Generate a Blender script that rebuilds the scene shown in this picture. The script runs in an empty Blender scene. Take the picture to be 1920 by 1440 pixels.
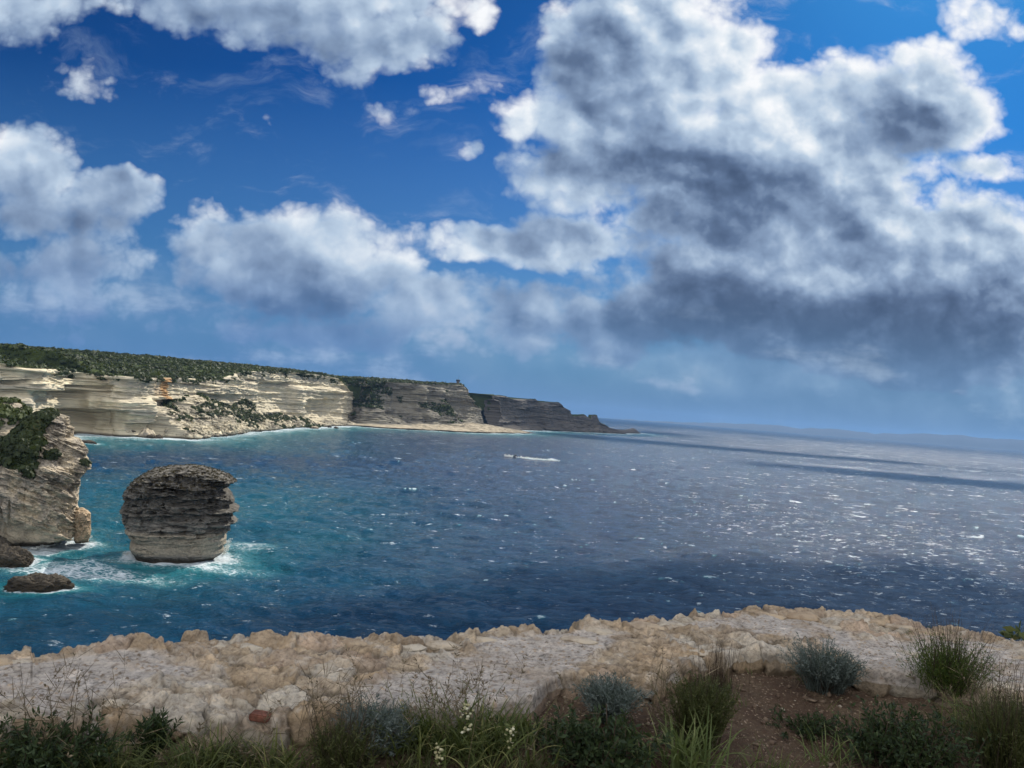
import bpy, math, random
import numpy as np
from mathutils import Matrix, Vector

random.seed(7)
RNG = np.random.default_rng(11)
S = bpy.context.scene
COL = S.collection
HC = 50.0                    # eye height above the sea, metres
FPX = 1440.0                 # focal length in pixels of the 1920 wide photograph

# ------------------------------------------------------------------ camera
PITCH = math.atan(47.0 / 1440.0)
ROLL = math.atan(0.0779)
cf = Vector((0, math.cos(PITCH), math.sin(PITCH)))
cr0 = Vector((1, 0, 0)); cu0 = cr0.cross(cf)
cr = cr0 * math.cos(ROLL) + cu0 * math.sin(ROLL)
cu = cu0 * math.cos(ROLL) - cr0 * math.sin(ROLL)
cam_d = bpy.data.cameras.new("camera"); cam = bpy.data.objects.new("camera", cam_d); COL.objects.link(cam)
m = Matrix.Identity(4)
for i in range(3):
    m[i][0] = cr[i]; m[i][1] = cu[i]; m[i][2] = -cf[i]
m[2][3] = HC
cam.matrix_world = m
cam_d.sensor_width = 36.0; cam_d.lens = 36.0 * FPX / 1920.0
cam_d.clip_start = 0.05; cam_d.clip_end = 120000.0
S.camera = cam
EYE = Vector((0, 0, HC))

def ray(px, py):
    return (cf + cr * ((px - 960.0) / FPX) + cu * ((720.0 - py) / FPX))
def at_z(px, py, z=0.0):
    d = ray(px, py); return EYE + d * ((z - HC) / d.z)
def at_d(px, py, dist):
    d = ray(px, py); return EYE + d * (dist / math.hypot(d.x, d.y))
def px_of(p):
    v = Vector(p) - EYE; w = v.dot(cf)
    return 960 + FPX * v.dot(cr) / w, 720 - FPX * v.dot(cu) / w

# ------------------------------------------------------------------ light
SUN_AZ = math.radians(31.0)      # clockwise from the view axis (+Y)
SUN_EL = math.radians(44.0)
sd = bpy.data.lights.new("sun", 'SUN'); sun = bpy.data.objects.new("sun", sd); COL.objects.link(sun)
sd.energy = 5.0; sd.angle = math.radians(0.6); sd.color = (1.0, 0.93, 0.80)
SDIR = Vector((math.sin(SUN_AZ) * math.cos(SUN_EL), math.cos(SUN_AZ) * math.cos(SUN_EL), math.sin(SUN_EL)))
sun.rotation_euler = SDIR.to_track_quat('Z', 'Y').to_euler()

S.view_settings.view_transform = 'Standard'; S.view_settings.look = 'None'
S.view_settings.exposure = 0.0; S.view_settings.gamma = 1.0
S.render.engine = 'CYCLES'
S.cycles.max_bounces = 5; S.cycles.diffuse_bounces = 2; S.cycles.glossy_bounces = 2
S.cycles.transparent_max_bounces = 12; S.cycles.volume_bounces = 0
S.cycles.caustics_reflective = False; S.cycles.caustics_refractive = False
S.cycles.sample_clamp_indirect = 4.0; S.cycles.adaptive_threshold = 0.02

# ------------------------------------------------------------------ node helper
class NT:
    def __init__(s, tree): s.t = tree; s.n = tree.nodes; s.l = tree.links
    def new(s, typ, **kw):
        nd = s.n.new(typ)
        for k, v in kw.items(): setattr(nd, k, v)
        return nd
    def put(s, sock, v):
        if v is None: return
        if isinstance(v, bpy.types.NodeSocket): s.l.new(v, sock)
        else:
            if sock.type == 'RGBA' and len(v) == 3: v = (*v, 1)
            sock.default_value = v
    def m(s, op, a, b=None, c=None, clamp=False):
        nd = s.new('ShaderNodeMath', operation=op, use_clamp=clamp)
        for i, v in enumerate((a, b, c)): s.put(nd.inputs[i], v)
        return nd.outputs[0]
    def v(s, op, a, b=None, sc=None):
        nd = s.new('ShaderNodeVectorMath', operation=op)
        s.put(nd.inputs[0], a); s.put(nd.inputs[1], b)
        if sc is not None: s.put(nd.inputs[3], sc)
        return nd.outputs['Value'] if op in ('LENGTH', 'DOT_PRODUCT', 'DISTANCE') else nd.outputs[0]
    def xyz(s, x, y, z):
        nd = s.new('ShaderNodeCombineXYZ')
        for i, v in enumerate((x, y, z)): s.put(nd.inputs[i], v)
        return nd.outputs[0]
    def sep(s, v):
        nd = s.new('ShaderNodeSeparateXYZ'); s.put(nd.inputs[0], v); return nd.outputs
    def noise(s, vec, scale, detail=4, rough=0.55, lac=2.0, dist=0.0, typ='FBM', norm=True, dim='3D', w=None):
        nd = s.new('ShaderNodeTexNoise', noise_dimensions=dim); nd.noise_type = typ
        if hasattr(nd, 'normalize') and typ == 'FBM': nd.normalize = norm
        s.put(nd.inputs['Vector'], vec); s.put(nd.inputs['Scale'], scale); s.put(nd.inputs['Detail'], detail)
        s.put(nd.inputs['Roughness'], rough); s.put(nd.inputs['Lacunarity'], lac); s.put(nd.inputs['Distortion'], dist)
        return nd
    def vor(s, vec, scale, feature='F1', detail=0.0, rough=0.5, smooth=None, rand=1.0, dist='EUCLIDEAN'):
        nd = s.new('ShaderNodeTexVoronoi', feature=feature)
        if feature != 'DISTANCE_TO_EDGE': nd.distance = dist
        s.put(nd.inputs['Vector'], vec); s.put(nd.inputs['Scale'], scale)
        s.put(nd.inputs['Detail'], detail); s.put(nd.inputs['Roughness'], rough)
        s.put(nd.inputs['Randomness'], rand)
        if smooth is not None: s.put(nd.inputs['Smoothness'], smooth)
        return nd
    def smooth(s, x, lo, hi, a=0.0, b=1.0, kind='SMOOTHSTEP'):
        nd = s.new('ShaderNodeMapRange', interpolation_type=kind)
        s.put(nd.inputs['Value'], x); s.put(nd.inputs['From Min'], lo); s.put(nd.inputs['From Max'], hi)
        s.put(nd.inputs['To Min'], a); s.put(nd.inputs['To Max'], b)
        return nd.outputs[0]
    def mix(s, f, a, b, mode='MIX'):
        nd = s.new('ShaderNodeMix', data_type='RGBA', blend_type=mode)
        s.put(nd.inputs[0], f); s.put(nd.inputs[6], a); s.put(nd.inputs[7], b)
        return nd.outputs[2]
    def ramp(s, f, stops, interp='LINEAR'):
        nd = s.new('ShaderNodeValToRGB'); cr_ = nd.color_ramp; cr_.interpolation = interp
        while len(cr_.elements) < len(stops): cr_.elements.new(0.5)
        for e, (p, c) in zip(cr_.elements, stops): e.position = p; e.color = (*c, 1) if len(c) == 3 else c
        s.put(nd.inputs[0], f); return nd.outputs[0]
    def attr(s, name):
        nd = s.new('ShaderNodeAttribute', attribute_name=name); return nd
    def bump(s, h, strength=0.5, dist=0.1, normal=None):
        nd = s.new('ShaderNodeBump'); s.put(nd.inputs['Height'], h); s.put(nd.inputs['Strength'], strength)
        s.put(nd.inputs['Distance'], dist)
        if normal is not None: s.put(nd.inputs['Normal'], normal)
        return nd.outputs[0]

def srgb(r, g, b):
    f = lambda c: (c / 255 / 12.92) if c / 255 <= 0.04045 else ((c / 255 + 0.055) / 1.055) ** 2.4
    return (f(r), f(g), f(b))

# ------------------------------------------------------------------ sky (world): Nishita air + procedural clouds laid out by direction
def build_world():
    w = bpy.data.worlds.new("World"); S.world = w; w.use_nodes = True
    t = w.node_tree; t.nodes.clear(); N = NT(t)
    geo = N.new('ShaderNodeTexCoord').outputs['Generated']
    D = N.v('NORMALIZE', geo)
    x, y, z = N.sep(D)
    ay = N.m('MAXIMUM', N.m('ABSOLUTE', y), 0.2)
    X = N.m('DIVIDE', x, ay); Y = N.m('DIVIDE', z, ay)
    P = N.xyz(X, Y, 0.0)
    def XY(px, py):
        d = ray(px, py); return d.x / d.y, d.z / d.y
    # cumulus masses: (px, py, radius x, radius y, weight)
    MASS = [
        (560, -45, 345, 135, 1.25), (330, -30, 240, 95, 1.0), (30, 20, 140, 85, .9), (720, 65, 150, 75, 1.0), (905, 20, 50, 36, .7), (660, 140, 70, 40, .5),
        (60, 300, 120, 90, 1.1), (220, 362, 108, 62, 1.1), (100, 395, 170, 70, 1.0), (130, 500, 150, 95, .8), (10, 500, 80, 50, .7), (140, 580, 160, 60, .55), (20, 250, 40, 30, .6),
        (560, 505, 270, 100, 1.3), (450, 458, 110, 60, 1.0), (600, 450, 130, 75, 1.0), (720, 500, 120, 90, 1.05), (790, 560, 120, 65, 1.05), (370, 520, 90, 50, .8),
        (1210, 110, 215, 210, 1.35), (1090, 90, 90, 90, 1.0), (1120, 225, 210, 85, 1.2), (1320, 95, 140, 135, 1.2), (1410, 75, 60, 50, .8), (1480, 240, 280, 140, 1.4), (1705, 190, 178, 145, 1.4), (1600, 170, 120, 110, 1.2), (1700, 100, 100, 70, 1.1),
        (985, 225, 80, 60, .95), (1180, 310, 150, 70, 1.3), (1330, 330, 150, 80, 1.3), (1880, 620, 200, 90, 1.2), (1700, 420, 260, 50, 1.2), (1090, 340, 170, 75, 1.15), (1450, 370, 320, 120, 1.4), (1600, 330, 165, 100, 1.25), (1500, 520, 420, 160, 1.6), (1800, 520, 360, 160, 1.6), (1260, 430, 180, 70, 1.1),
        (950, 458, 240, 52, 1.15), (1060, 455, 170, 55, 1.2), (830, 470, 90, 30, .8), (1120, 450, 200, 55, 1.0), (860, 440, 90, 34, .7), (960, 605, 170, 80, 1.05), (1130, 610, 150, 80, 1.05), (1600, 640, 500, 90, 1.4), (1290, 560, 180, 110, 1.2),
        (620, 625, 240, 50, .85), (840, 600, 150, 70, .9), (400, 610, 170, 40, .6),
        (870, 160, 85, 42, .72), (950, 200, 60, 50, .7), (870, 295, 34, 24, .7), (155, 150, 75, 32, .5), (740, 200, 60, 30, .35), (260, 150, 60, 20, .3), (490, 225, 30, 16, .35),
        (1850, 330, 115, 42, .9), (1830, 22, 90, 42, .55), (1905, 66, 50, 26, .5), (1230, 515, 40, 18, .5),
    ]
    def mass(P):
        acc = None
        for (px, py, rx, ry, wgt) in MASS:
            cx, cy = XY(px, py)
            q = N.v('MULTIPLY', N.v('SUBTRACT', P, (cx, cy, 0)), (FPX / (rx * 1.13), FPX / (ry * 1.13), 0))
            r2 = N.v('DOT_PRODUCT', q, q)
            b = N.m('MULTIPLY_ADD', r2, -wgt, wgt)
            acc = b if acc is None else N.m('SMOOTH_MAX', acc, b, 0.25)
        return N.m('MAXIMUM', acc, -1.2)
    # gentle domain warp so the masses lose their elliptical outline
    wn = N.noise(N.v('MULTIPLY', P, (1, 1.35, 1)), 5.0, 4, .6)
    warp = N.v('SCALE', N.v('SUBTRACT', wn.outputs['Color'], (.5, .5, .5)), sc=0.10)
    Pw = N.v('ADD', P, warp)
    M0 = mass(Pw)
    SL = (0.040, 0.062, 0)
    M1 = mass(N.v('ADD', Pw, SL))
    def billow(Pv):
        a = N.noise(N.v('MULTIPLY', Pv, (1, 1.25, 1)), 6.0, 8, .60, lac=2.15).outputs[0]
        v1 = N.vor(N.v('MULTIPLY', Pv, (1, 1.15, 1)), 15.0, 'F1', 3.0, .6).outputs['Distance']
        return N.m('ADD', N.m('MULTIPLY', N.m('SUBTRACT', a, .5), 2.3), N.m('MULTIPLY', N.m('SUBTRACT', .45, v1), 1.1))
    def heads(Pv):                                           # rounded cauliflower heads, for the shading only
        v0 = N.vor(N.v('MULTIPLY', Pv, (1, 1.15, 1)), 6.0, 'SMOOTH_F1', 0.0, smooth=.25).outputs['Distance']
        v1 = N.vor(N.v('MULTIPLY', Pv, (1, 1.10, 1)), 14.0, 'SMOOTH_F1', 1.0, .5, smooth=.2).outputs['Distance']
        a = N.noise(Pv, 5.0, 3, .5).outputs[0]
        return N.m('ADD', N.m('ADD', N.m('MULTIPLY', v0, -1.1), N.m('MULTIPLY', v1, -.75)), N.m('MULTIPLY', a, 1.6))
    wn2 = N.noise(P, 22.0, 4, .6)
    Pb = N.v('ADD', P, N.v('SCALE', N.v('SUBTRACT', wn2.outputs['Color'], (.5, .5, .5)), sc=0.020))
    B0 = billow(Pb)
    B1 = billow(N.v('ADD', Pb, (0.008, 0.013, 0)))
    H0 = heads(Pb)
    H1 = heads(N.v('ADD', Pb, (0.014, 0.024, 0)))
    T0 = N.m('ADD', M0, N.m('MULTIPLY', B0, .52)); T0 = N.m('ADD', T0, .12)
    # thin high wisps
    wisp = N.noise(N.v('MULTIPLY', Pw, (1, 2.2, 1)), 7.0, 8, .62, dist=.4).outputs[0]
    wmask = N.smooth(wisp, .50, .74)
    alpha = N.smooth(T0, -.03, 0.62)
    alpha = N.m('POWER', alpha, 0.8)
    alpha = N.m('MAXIMUM', alpha, N.m('MULTIPLY', wmask, .28))
    # relief + self shading toward the sun (up and right), thick cores darker: the sun stands behind them
    rel = N.m('ADD', N.m('MULTIPLY', N.m('SUBTRACT', H0, H1), 0.50), N.m('MULTIPLY', N.m('SUBTRACT', B0, B1), .15))
    big = N.m('MINIMUM', N.m('MULTIPLY', N.m('SUBTRACT', M0, M1), 0.26), .16)
    core = N.m('ADD', N.m('MULTIPLY', N.smooth(M0, .15, 1.3), -.26), N.m('MULTIPLY', N.smooth(T0, .75, .15), .14))
    lit = N.m('ADD', N.m('ADD', N.m('ADD', rel, big), core), 0.83)
    # heavy grey bases
    DARK = [(1190, 300, 230, 46, .50), (1310, 370, 150, 42, .46), (1450, 320, 170, 44, .40), (1715, 225, 115, 75, .46), (1120, 90, 110, 110, .36), (1600, 600, 520, 80, .66), (1330, 560, 160, 60, .3), (1330, 450, 120, 34, .35), (1850, 520, 220, 110, .30),
            (840, 85, 150, 50, .35), (540, 565, 210, 42, .34), (520, 500, 120, 30, .15), (1780, 670, 300, 40, .40), (110, 420, 220, 50, .28), (1620, 410, 50, 40, .3), (1180, 640, 120, 30, .2), (40, 60, 120, 40, .2), (1130, 480, 180, 20, .2)]
    acc = None
    for (px, py, rx, ry, wgt) in DARK:
        cx, cy = XY(px, py)
        q = N.v('MULTIPLY', N.v('SUBTRACT', Pw, (cx, cy, 0)), (FPX / rx, FPX / ry, 0))
        g = N.m('MULTIPLY', N.m('EXPONENT', N.m('MULTIPLY', N.v('DOT_PRODUCT', q, q), -1.0)), wgt)
        acc = g if acc is None else N.m('ADD', acc, g)
    acc = N.m('MULTIPLY', acc, N.m('MULTIPLY_ADD', B0, -.20, .50))      # lumpy, not flat, undersides
    lit = N.m('SUBTRACT', lit, acc)
    lit = N.m('SMOOTH_MAX', lit, N.m('MULTIPLY_ADD', B0, .10, .10), .22)
    # clouds on the left stand farther from the sun: less bright
    side = N.smooth(X, -0.55, 0.25, .80, 1.10)
    lit = N.m('MULTIPLY', lit, side, clamp=True)
    lit = N.m('MULTIPLY', lit, N.smooth(Y, .02, .30, .80, 1.0))
    ccol = N.ramp(lit, [(0.0, srgb(70, 88, 118)), (.25, srgb(97, 118, 150)), (.5, srgb(140, 162, 192)), (.72, srgb(186, 205, 226)), (.9, srgb(230, 238, 246)), (1.0, srgb(250, 252, 255))])
    lown = N.noise(N.v('MULTIPLY', P, (1, 3.2, 1)), 5.0, 7, .6).outputs[0]
    # air in front of the low far clouds
    fade = N.smooth(Y, 0.0, 0.20, .88, 0.0)
    lowb = N.m('MULTIPLY', N.smooth(N.m('ADD', lown, N.m('MULTIPLY', B0, .10)), .44, .66), N.smooth(Y, .20, .05, 0, .34))
    ccol = N.mix(fade, ccol, N.mix(N.smooth(X, -.6, .5), srgb(72, 122, 182), srgb(104, 142, 182)))
    ccol = N.mix(lowb, ccol, srgb(205, 222, 238))
    # low hazy cloud bank along the horizon
    low = N.m('MULTIPLY', N.smooth(Y, .19, .08), N.m('MAXIMUM', N.smooth(N.m('ADD', lown, N.m('MULTIPLY', B0, .12)), .38, .62, .26, .92), N.smooth(X, 0.0, .35, .2, .80)))
    alpha = N.m('MAXIMUM', alpha, low, clamp=True)
    sky = N.new('ShaderNodeTexSky', sky_type='NISHITA')
    sky.sun_disc = False; sky.sun_elevation = SUN_EL; sky.sun_rotation = SUN_AZ
    sky.altitude = 50; sky.air_density = 1.0; sky.dust_density = 0.6; sky.ozone_density = 3.0
    sk2 = N.v('SCALE', sky.outputs[0], sc=0.1)
    sk2 = N.v('MULTIPLY', sk2, sk2)                      # deeper blue: the photograph is exposed and graded that way
    skc = N.v('MULTIPLY', sk2, (1.5, 6.7, 9.3))
    hz = N.mix(N.smooth(X, -.6, .6), (.75, 2.0, 4.3), (1.65, 2.9, 4.7))
    skc = N.mix(N.smooth(Y, .42, .0, 0, 1.0, 'LINEAR'), skc, hz)
    # bright clouds added behind the viewer and overhead, to fill the shaded sides
    rear = N.m('MAXIMUM', N.smooth(y, .25, -.15), N.smooth(z, .66, .9), clamp=True)
    rn = N.noise(D, 2.6, 6, .6).outputs[0]
    ra = N.m('MULTIPLY', rear, N.smooth(rn, .34, .50))
    alpha = N.m('MAXIMUM', alpha, ra)
    ccol = N.mix(N.m('MULTIPLY', rear, N.smooth(z, -.05, .1)), ccol, N.ramp(N.smooth(rn, .40, .7, 0, 1, 'LINEAR'), [(0, (.95, 1.0, 1.08)), (.5, (1.5, 1.5, 1.5)), (1, (.75, .80, .88))]))
    b1 = N.new('ShaderNodeBackground'); N.put(b1.inputs[0], skc); b1.inputs[1].default_value = 0.10
    b2 = N.new('ShaderNodeBackground'); N.put(b2.inputs[0], ccol); b2.inputs[1].default_value = 1.0
    mx = N.new('ShaderNodeMixShader'); N.put(mx.inputs[0], alpha); N.l.new(b1.outputs[0], mx.inputs[1]); N.l.new(b2.outputs[0], mx.inputs[2])
    out = N.new('ShaderNodeOutputWorld'); N.l.new(mx.outputs[0], out.inputs[0])
    w.cycles.sampling_method = 'MANUAL'; w.cycles.sample_map_resolution = 512
build_world()

# ------------------------------------------------------------------ numeric noise
def _perm(seed):
    r = np.random.default_rng(seed); return r.permutation(np.arange(4096)).astype(np.int64)
PERM = _perm(3)
GRAD = np.random.default_rng(5).normal(size=(4096, 3)); GRAD /= np.linalg.norm(GRAD, axis=1)[:, None]
def _hash(i, j, k):
    return PERM[(PERM[(PERM[i & 4095] + j) & 4095] + k) & 4095]
def pnoise(x, y, z=0.0):
    x, y, z = np.broadcast_arrays(np.asarray(x, float), np.asarray(y, float), np.asarray(z, float))
    xi = np.floor(x).astype(np.int64); yi = np.floor(y).astype(np.int64); zi = np.floor(z).astype(np.int64)
    xf = x - xi; yf = y - yi; zf = z - zi
    f = lambda t: t * t * t * (t * (t * 6 - 15) + 10)
    u, v, w = f(xf), f(yf), f(zf)
    def g(a, b, c):
        G = GRAD[_hash(xi + a, yi + b, zi + c)]
        return G[..., 0] * (xf - a) + G[..., 1] * (yf - b) + G[..., 2] * (zf - c)
    x00 = g(0, 0, 0) * (1 - u) + g(1, 0, 0) * u; x10 = g(0, 1, 0) * (1 - u) + g(1, 1, 0) * u
    x01 = g(0, 0, 1) * (1 - u) + g(1, 0, 1) * u; x11 = g(0, 1, 1) * (1 - u) + g(1, 1, 1) * u
    return ((x00 * (1 - v) + x10 * v) * (1 - w) + (x01 * (1 - v) + x11 * v) * w) * 1.6
def fbm(x, y, z=0.0, octv=4, gain=0.5, lac=2.03, kind='n'):
    a, f, t = 1.0, 1.0, 0.0; tot = 0.0
    for o in range(octv):
        n = pnoise(np.asarray(x) * f + o * 17.3, np.asarray(y) * f - o * 9.1, np.asarray(z) * f + o * 5.7)
        if kind == 'r': n = 1.0 - 2.0 * np.abs(n)
        elif kind == 'b': n = 2.0 * np.abs(n) - .5
        t = t + a * n; tot += a; a *= gain; f *= lac
    return t / tot
def worley(x, y, z=None, seed=0):
    """F1, F2, cell id (0..1), offset vector to nearest feature"""
    x = np.asarray(x, float); y = np.asarray(y, float); d3 = z is not None
    z = np.asarray(z, float) if d3 else np.zeros_like(x)
    xi = np.floor(x).astype(np.int64); yi = np.floor(y).astype(np.int64); zi = np.floor(z).astype(np.int64)
    F1 = np.full(x.shape, 9.0); F2 = np.full(x.shape, 9.0); ID = np.zeros(x.shape, np.int64)
    OX = np.zeros(x.shape); OY = np.zeros(x.shape)
    for a in (-1, 0, 1):
        for b in (-1, 0, 1):
            for c in ((-1, 0, 1) if d3 else (0,)):
                h = _hash(xi + a + seed * 13, yi + b, zi + c)
                px = xi + a + (PERM[h] / 4096.0); py = yi + b + (PERM[(h + 777) & 4095] / 4096.0)
                pz = zi + c + (PERM[(h + 1999) & 4095] / 4096.0) if d3 else 0.0
                dx, dy = x - px, y - py
                dd = np.sqrt(dx * dx + dy * dy + ((z - pz) ** 2 if d3 else 0.0))
                nearer = dd < F1
                F2 = np.where(nearer, F1, np.minimum(F2, dd))
                ID = np.where(nearer, h, ID); OX = np.where(nearer, dx, OX); OY = np.where(nearer, dy, OY)
                F1 = np.where(nearer, dd, F1)
    return F1, F2, ID, OX, OY
def rnd_id(ID, k=0): return PERM[(ID + k * 331) & 4095] / 4096.0
def sstep(x, a, b):
    t = np.clip((np.asarray(x, float) - a) / (b - a), 0, 1); return t * t * (3 - 2 * t)

# ------------------------------------------------------------------ mesh helpers
def mesh_np(name, V, F, mat=None, parent=None, smooth=False, attrs=None, mats=None, fmat=None):
    V = np.ascontiguousarray(V, dtype=np.float32); F = np.ascontiguousarray(F, dtype=np.int32)
    me = bpy.data.meshes.new(name)
    me.vertices.add(len(V)); me.vertices.foreach_set('co', V.ravel())
    k = F.shape[1]; me.loops.add(F.size); me.loops.foreach_set('vertex_index', F.ravel())
    me.polygons.add(len(F)); me.polygons.foreach_set('loop_start', np.arange(0, F.size, k, dtype=np.int32))
    me.polygons.foreach_set('loop_total', np.full(len(F), k, dtype=np.int32))
    if smooth: me.polygons.foreach_set('use_smooth', np.ones(len(F), dtype=bool))
    if fmat is not None: me.polygons.foreach_set('material_index', np.asarray(fmat, dtype=np.int32))
    me.update(calc_edges=True)
    for an, av in (attrs or {}).items():
        av = np.asarray(av, dtype=np.float32)
        if av.ndim == 1:
            at = me.attributes.new(an, 'FLOAT', 'POINT'); at.data.foreach_set('value', av)
        else:
            at = me.attributes.new(an, 'FLOAT_COLOR', 'POINT')
            at.data.foreach_set('color', np.hstack([av[:, :3], np.ones((len(av), 1), np.float32)]).ravel())
    for mm in (mats or ([mat] if mat else [])): me.materials.append(mm)
    ob = bpy.data.objects.new(name, me); COL.objects.link(ob)
    if parent is not None: ob.parent = parent
    return ob
def grid_faces(nr, nc, wrap=False):
    r = np.arange(nr - 1)[:, None]; c = np.arange(nc if wrap else nc - 1)[None, :]
    a = r * nc + c; b = r * nc + (c + 1) % nc
    return np.stack([a, b, b + nc, a + nc], -1).reshape(-1, 4)
def tag(o, label=None, cat=None, group=None, kind=None):
    if label: o['label'] = label
    if cat: o['category'] = cat
    if group: o['group'] = group
    if kind: o['kind'] = kind
    return o
def empty(name, loc=(0, 0, 0), rz=0.0):
    o = bpy.data.objects.new(name, None); COL.objects.link(o); o.location = loc; o.rotation_euler = (0, 0, rz)
    o.empty_display_size = 0.2
    return o
def shift(V, loc): return np.asarray(V) - np.asarray(loc)[None, :]

def new_mat(name):
    mt = bpy.data.materials.new(name); mt.use_nodes = True; mt.node_tree.nodes.clear(); N = NT(mt.node_tree)
    out = N.new('ShaderNodeOutputMaterial'); p = N.new('ShaderNodeBsdfPrincipled'); N.l.new(p.outputs[0], out.inputs[0])
    return mt, N, p
def simple_mat(name, col, rough=.8, var=.25, scale=8.0, trans=0.0, spec=.3):
    mt, N, p = new_mat(name)
    co = N.new('ShaderNodeTexCoord').outputs['Object']
    n = N.noise(co, scale, 4, .6).outputs[0]
    c = N.mix(N.smooth(n, .3, .7), tuple(v * (1 - var) for v in col), tuple(min(1, v * (1 + var)) for v in col))
    N.put(p.inputs['Base Color'], c); p.inputs['Roughness'].default_value = rough
    p.inputs['Specular IOR Level'].default_value = spec
    return mt

# limestone: pale strata, grey weathering, stains
def rock_mat(name, cream, grey, dark, zs, ls, fine, bumpd, lich=0.5, wet=True):
    mt, N, p = new_mat(name)
    pos = N.new('ShaderNodeNewGeometry').outputs['Position']
    wn = N.noise(pos, ls * .6, 3, .6).outputs['Color']
    pw = N.v('ADD', pos, N.v('SCALE', N.v('SUBTRACT', wn, (.5, .5, .5)), sc=.8 / zs))
    st = N.noise(N.v('MULTIPLY', pw, (ls, ls, zs)), 1.0, 6, .62).outputs[0]
    st2 = N.noise(N.v('MULTIPLY', pw, (ls * 2.3, ls * 2.3, zs * 4.5)), 1.0, 5, .65).outputs[0]
    blot = N.noise(pos, ls * 2.0, 6, .65).outputs[0]
    fn = N.noise(pos, fine, 6, .7).outputs[0]
    c = N.mix(N.smooth(st, .38, .6), grey, cream)
    c = N.mix(N.m('MULTIPLY', N.smooth(st2, .52, .70), .55), c, tuple(min(1, v * 1.25) for v in cream))
    c = N.mix(N.m('MULTIPLY', N.smooth(st2, .46, .32), .6), c, dark)
    c = N.mix(N.m('MULTIPLY', N.smooth(blot, .45, .68), lich), c, tuple(v * .8 for v in grey))
    c = N.mix(N.smooth(fn, .35, .75, 0, .38), c, tuple(v * .45 for v in grey))
    # 'soft': smooth pale hollows; 'stain': rust; 'lich': black lichen
    c = N.mix(N.m('MULTIPLY', N.attr('soft').outputs['Fac'], .75), c, N.mix(.5, tuple(v * .92 for v in grey), cream))
    c = N.mix(N.attr('stain').outputs['Fac'], c, (.36, .20, .08))
    c = N.mix(N.attr('sand').outputs['Fac'], c, N.mix(N.smooth(fn, .35, .65), (.20, .17, .125), (.44, .38, .28)))
    lc = N.m('MULTIPLY', N.attr('lich').outputs['Fac'], N.smooth(N.noise(pos, fine * .35, 5, .7).outputs[0], .34, .60), clamp=True)
    c = N.mix(lc, c, (.055, .050, .042))
    if wet:
        z = N.sep(pos)[2]
        zw = N.m('ADD', z, N.m('MULTIPLY', N.m('SUBTRACT', blot, .5), 3.0))
        c = N.mix(N.smooth(zw, 2.6, .8, 0, .85), c, (.035, .028, .02))
    N.put(p.inputs['Base Color'], c); p.inputs['Roughness'].default_value = .92; p.inputs['Specular IOR Level'].default_value = .2
    h = N.m('ADD', N.m('MULTIPLY', st2, .7), N.m('MULTIPLY', fn, .5))
    N.put(p.inputs['Normal'], N.bump(h, .8, bumpd))
    return mt

# ------------------------------------------------------------------ sea
SEA_R = 22000.0
def ocean_tile(n, L, wind, wdir, seed, lo=0.0):
    r = np.random.default_rng(seed); k1 = np.fft.fftfreq(n, L / n) * 2 * np.pi
    kx, ky = np.meshgrid(k1, k1, indexing='ij'); k = np.hypot(kx, ky); k[0, 0] = 1e-6
    Lw = wind ** 2 / 9.81
    dot = (kx * wdir[0] + ky * wdir[1]) / k
    Ph = np.exp(-1 / (k * Lw) ** 2) / k ** 4 * (dot ** 2 * .9 + .1) * np.where(dot < 0, .35, 1.0) * np.exp(-(k * L / n * .35) ** 2)
    Ph[k < lo] = 0; Ph[0, 0] = 0
    h = (r.normal(size=(n, n)) + 1j * r.normal(size=(n, n))) * np.sqrt(Ph)
    H = np.fft.ifft2(h).real; s = H.std(); H /= s
    ikx = 1j * kx / k; iky = 1j * ky / k
    Dx = np.fft.ifft2(-ikx * h).real / s; Dy = np.fft.ifft2(-iky * h).real / s
    cell = L / n
    J = (1 + np.gradient(Dx, cell, axis=0)) if False else None
    jxx = np.fft.ifft2(k * (kx / k) ** 2 * h).real / s; jyy = np.fft.ifft2(k * (ky / k) ** 2 * h).real / s
    return H, Dx, Dy, (jxx + jyy)
def samp(T, L, x, y):
    n = T.shape[0]; u = (x / L * n) % n; v = (y / L * n) % n
    i = np.floor(u).astype(int); j = np.floor(v).astype(int); fu = u - i; fv = v - j; i %= n; j %= n; i2 = (i + 1) % n; j2 = (j + 1) % n
    return T[i, j] * (1 - fu) * (1 - fv) + T[i2, j] * fu * (1 - fv) + T[i, j2] * (1 - fu) * fv + T[i2, j2] * fu * fv
def seg_dist(x, y, pts):
    d = np.full(x.shape, 1e9)
    for (ax, ay), (bx, by) in zip(pts[:-1], pts[1:]):
        vx, vy = bx - ax, by - ay; L2 = vx * vx + vy * vy + 1e-9
        t = np.clip(((x - ax) * vx + (y - ay) * vy) / L2, 0, 1)
        d = np.minimum(d, np.hypot(x - ax - t * vx, y - ay - t * vy))
    return d

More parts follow.
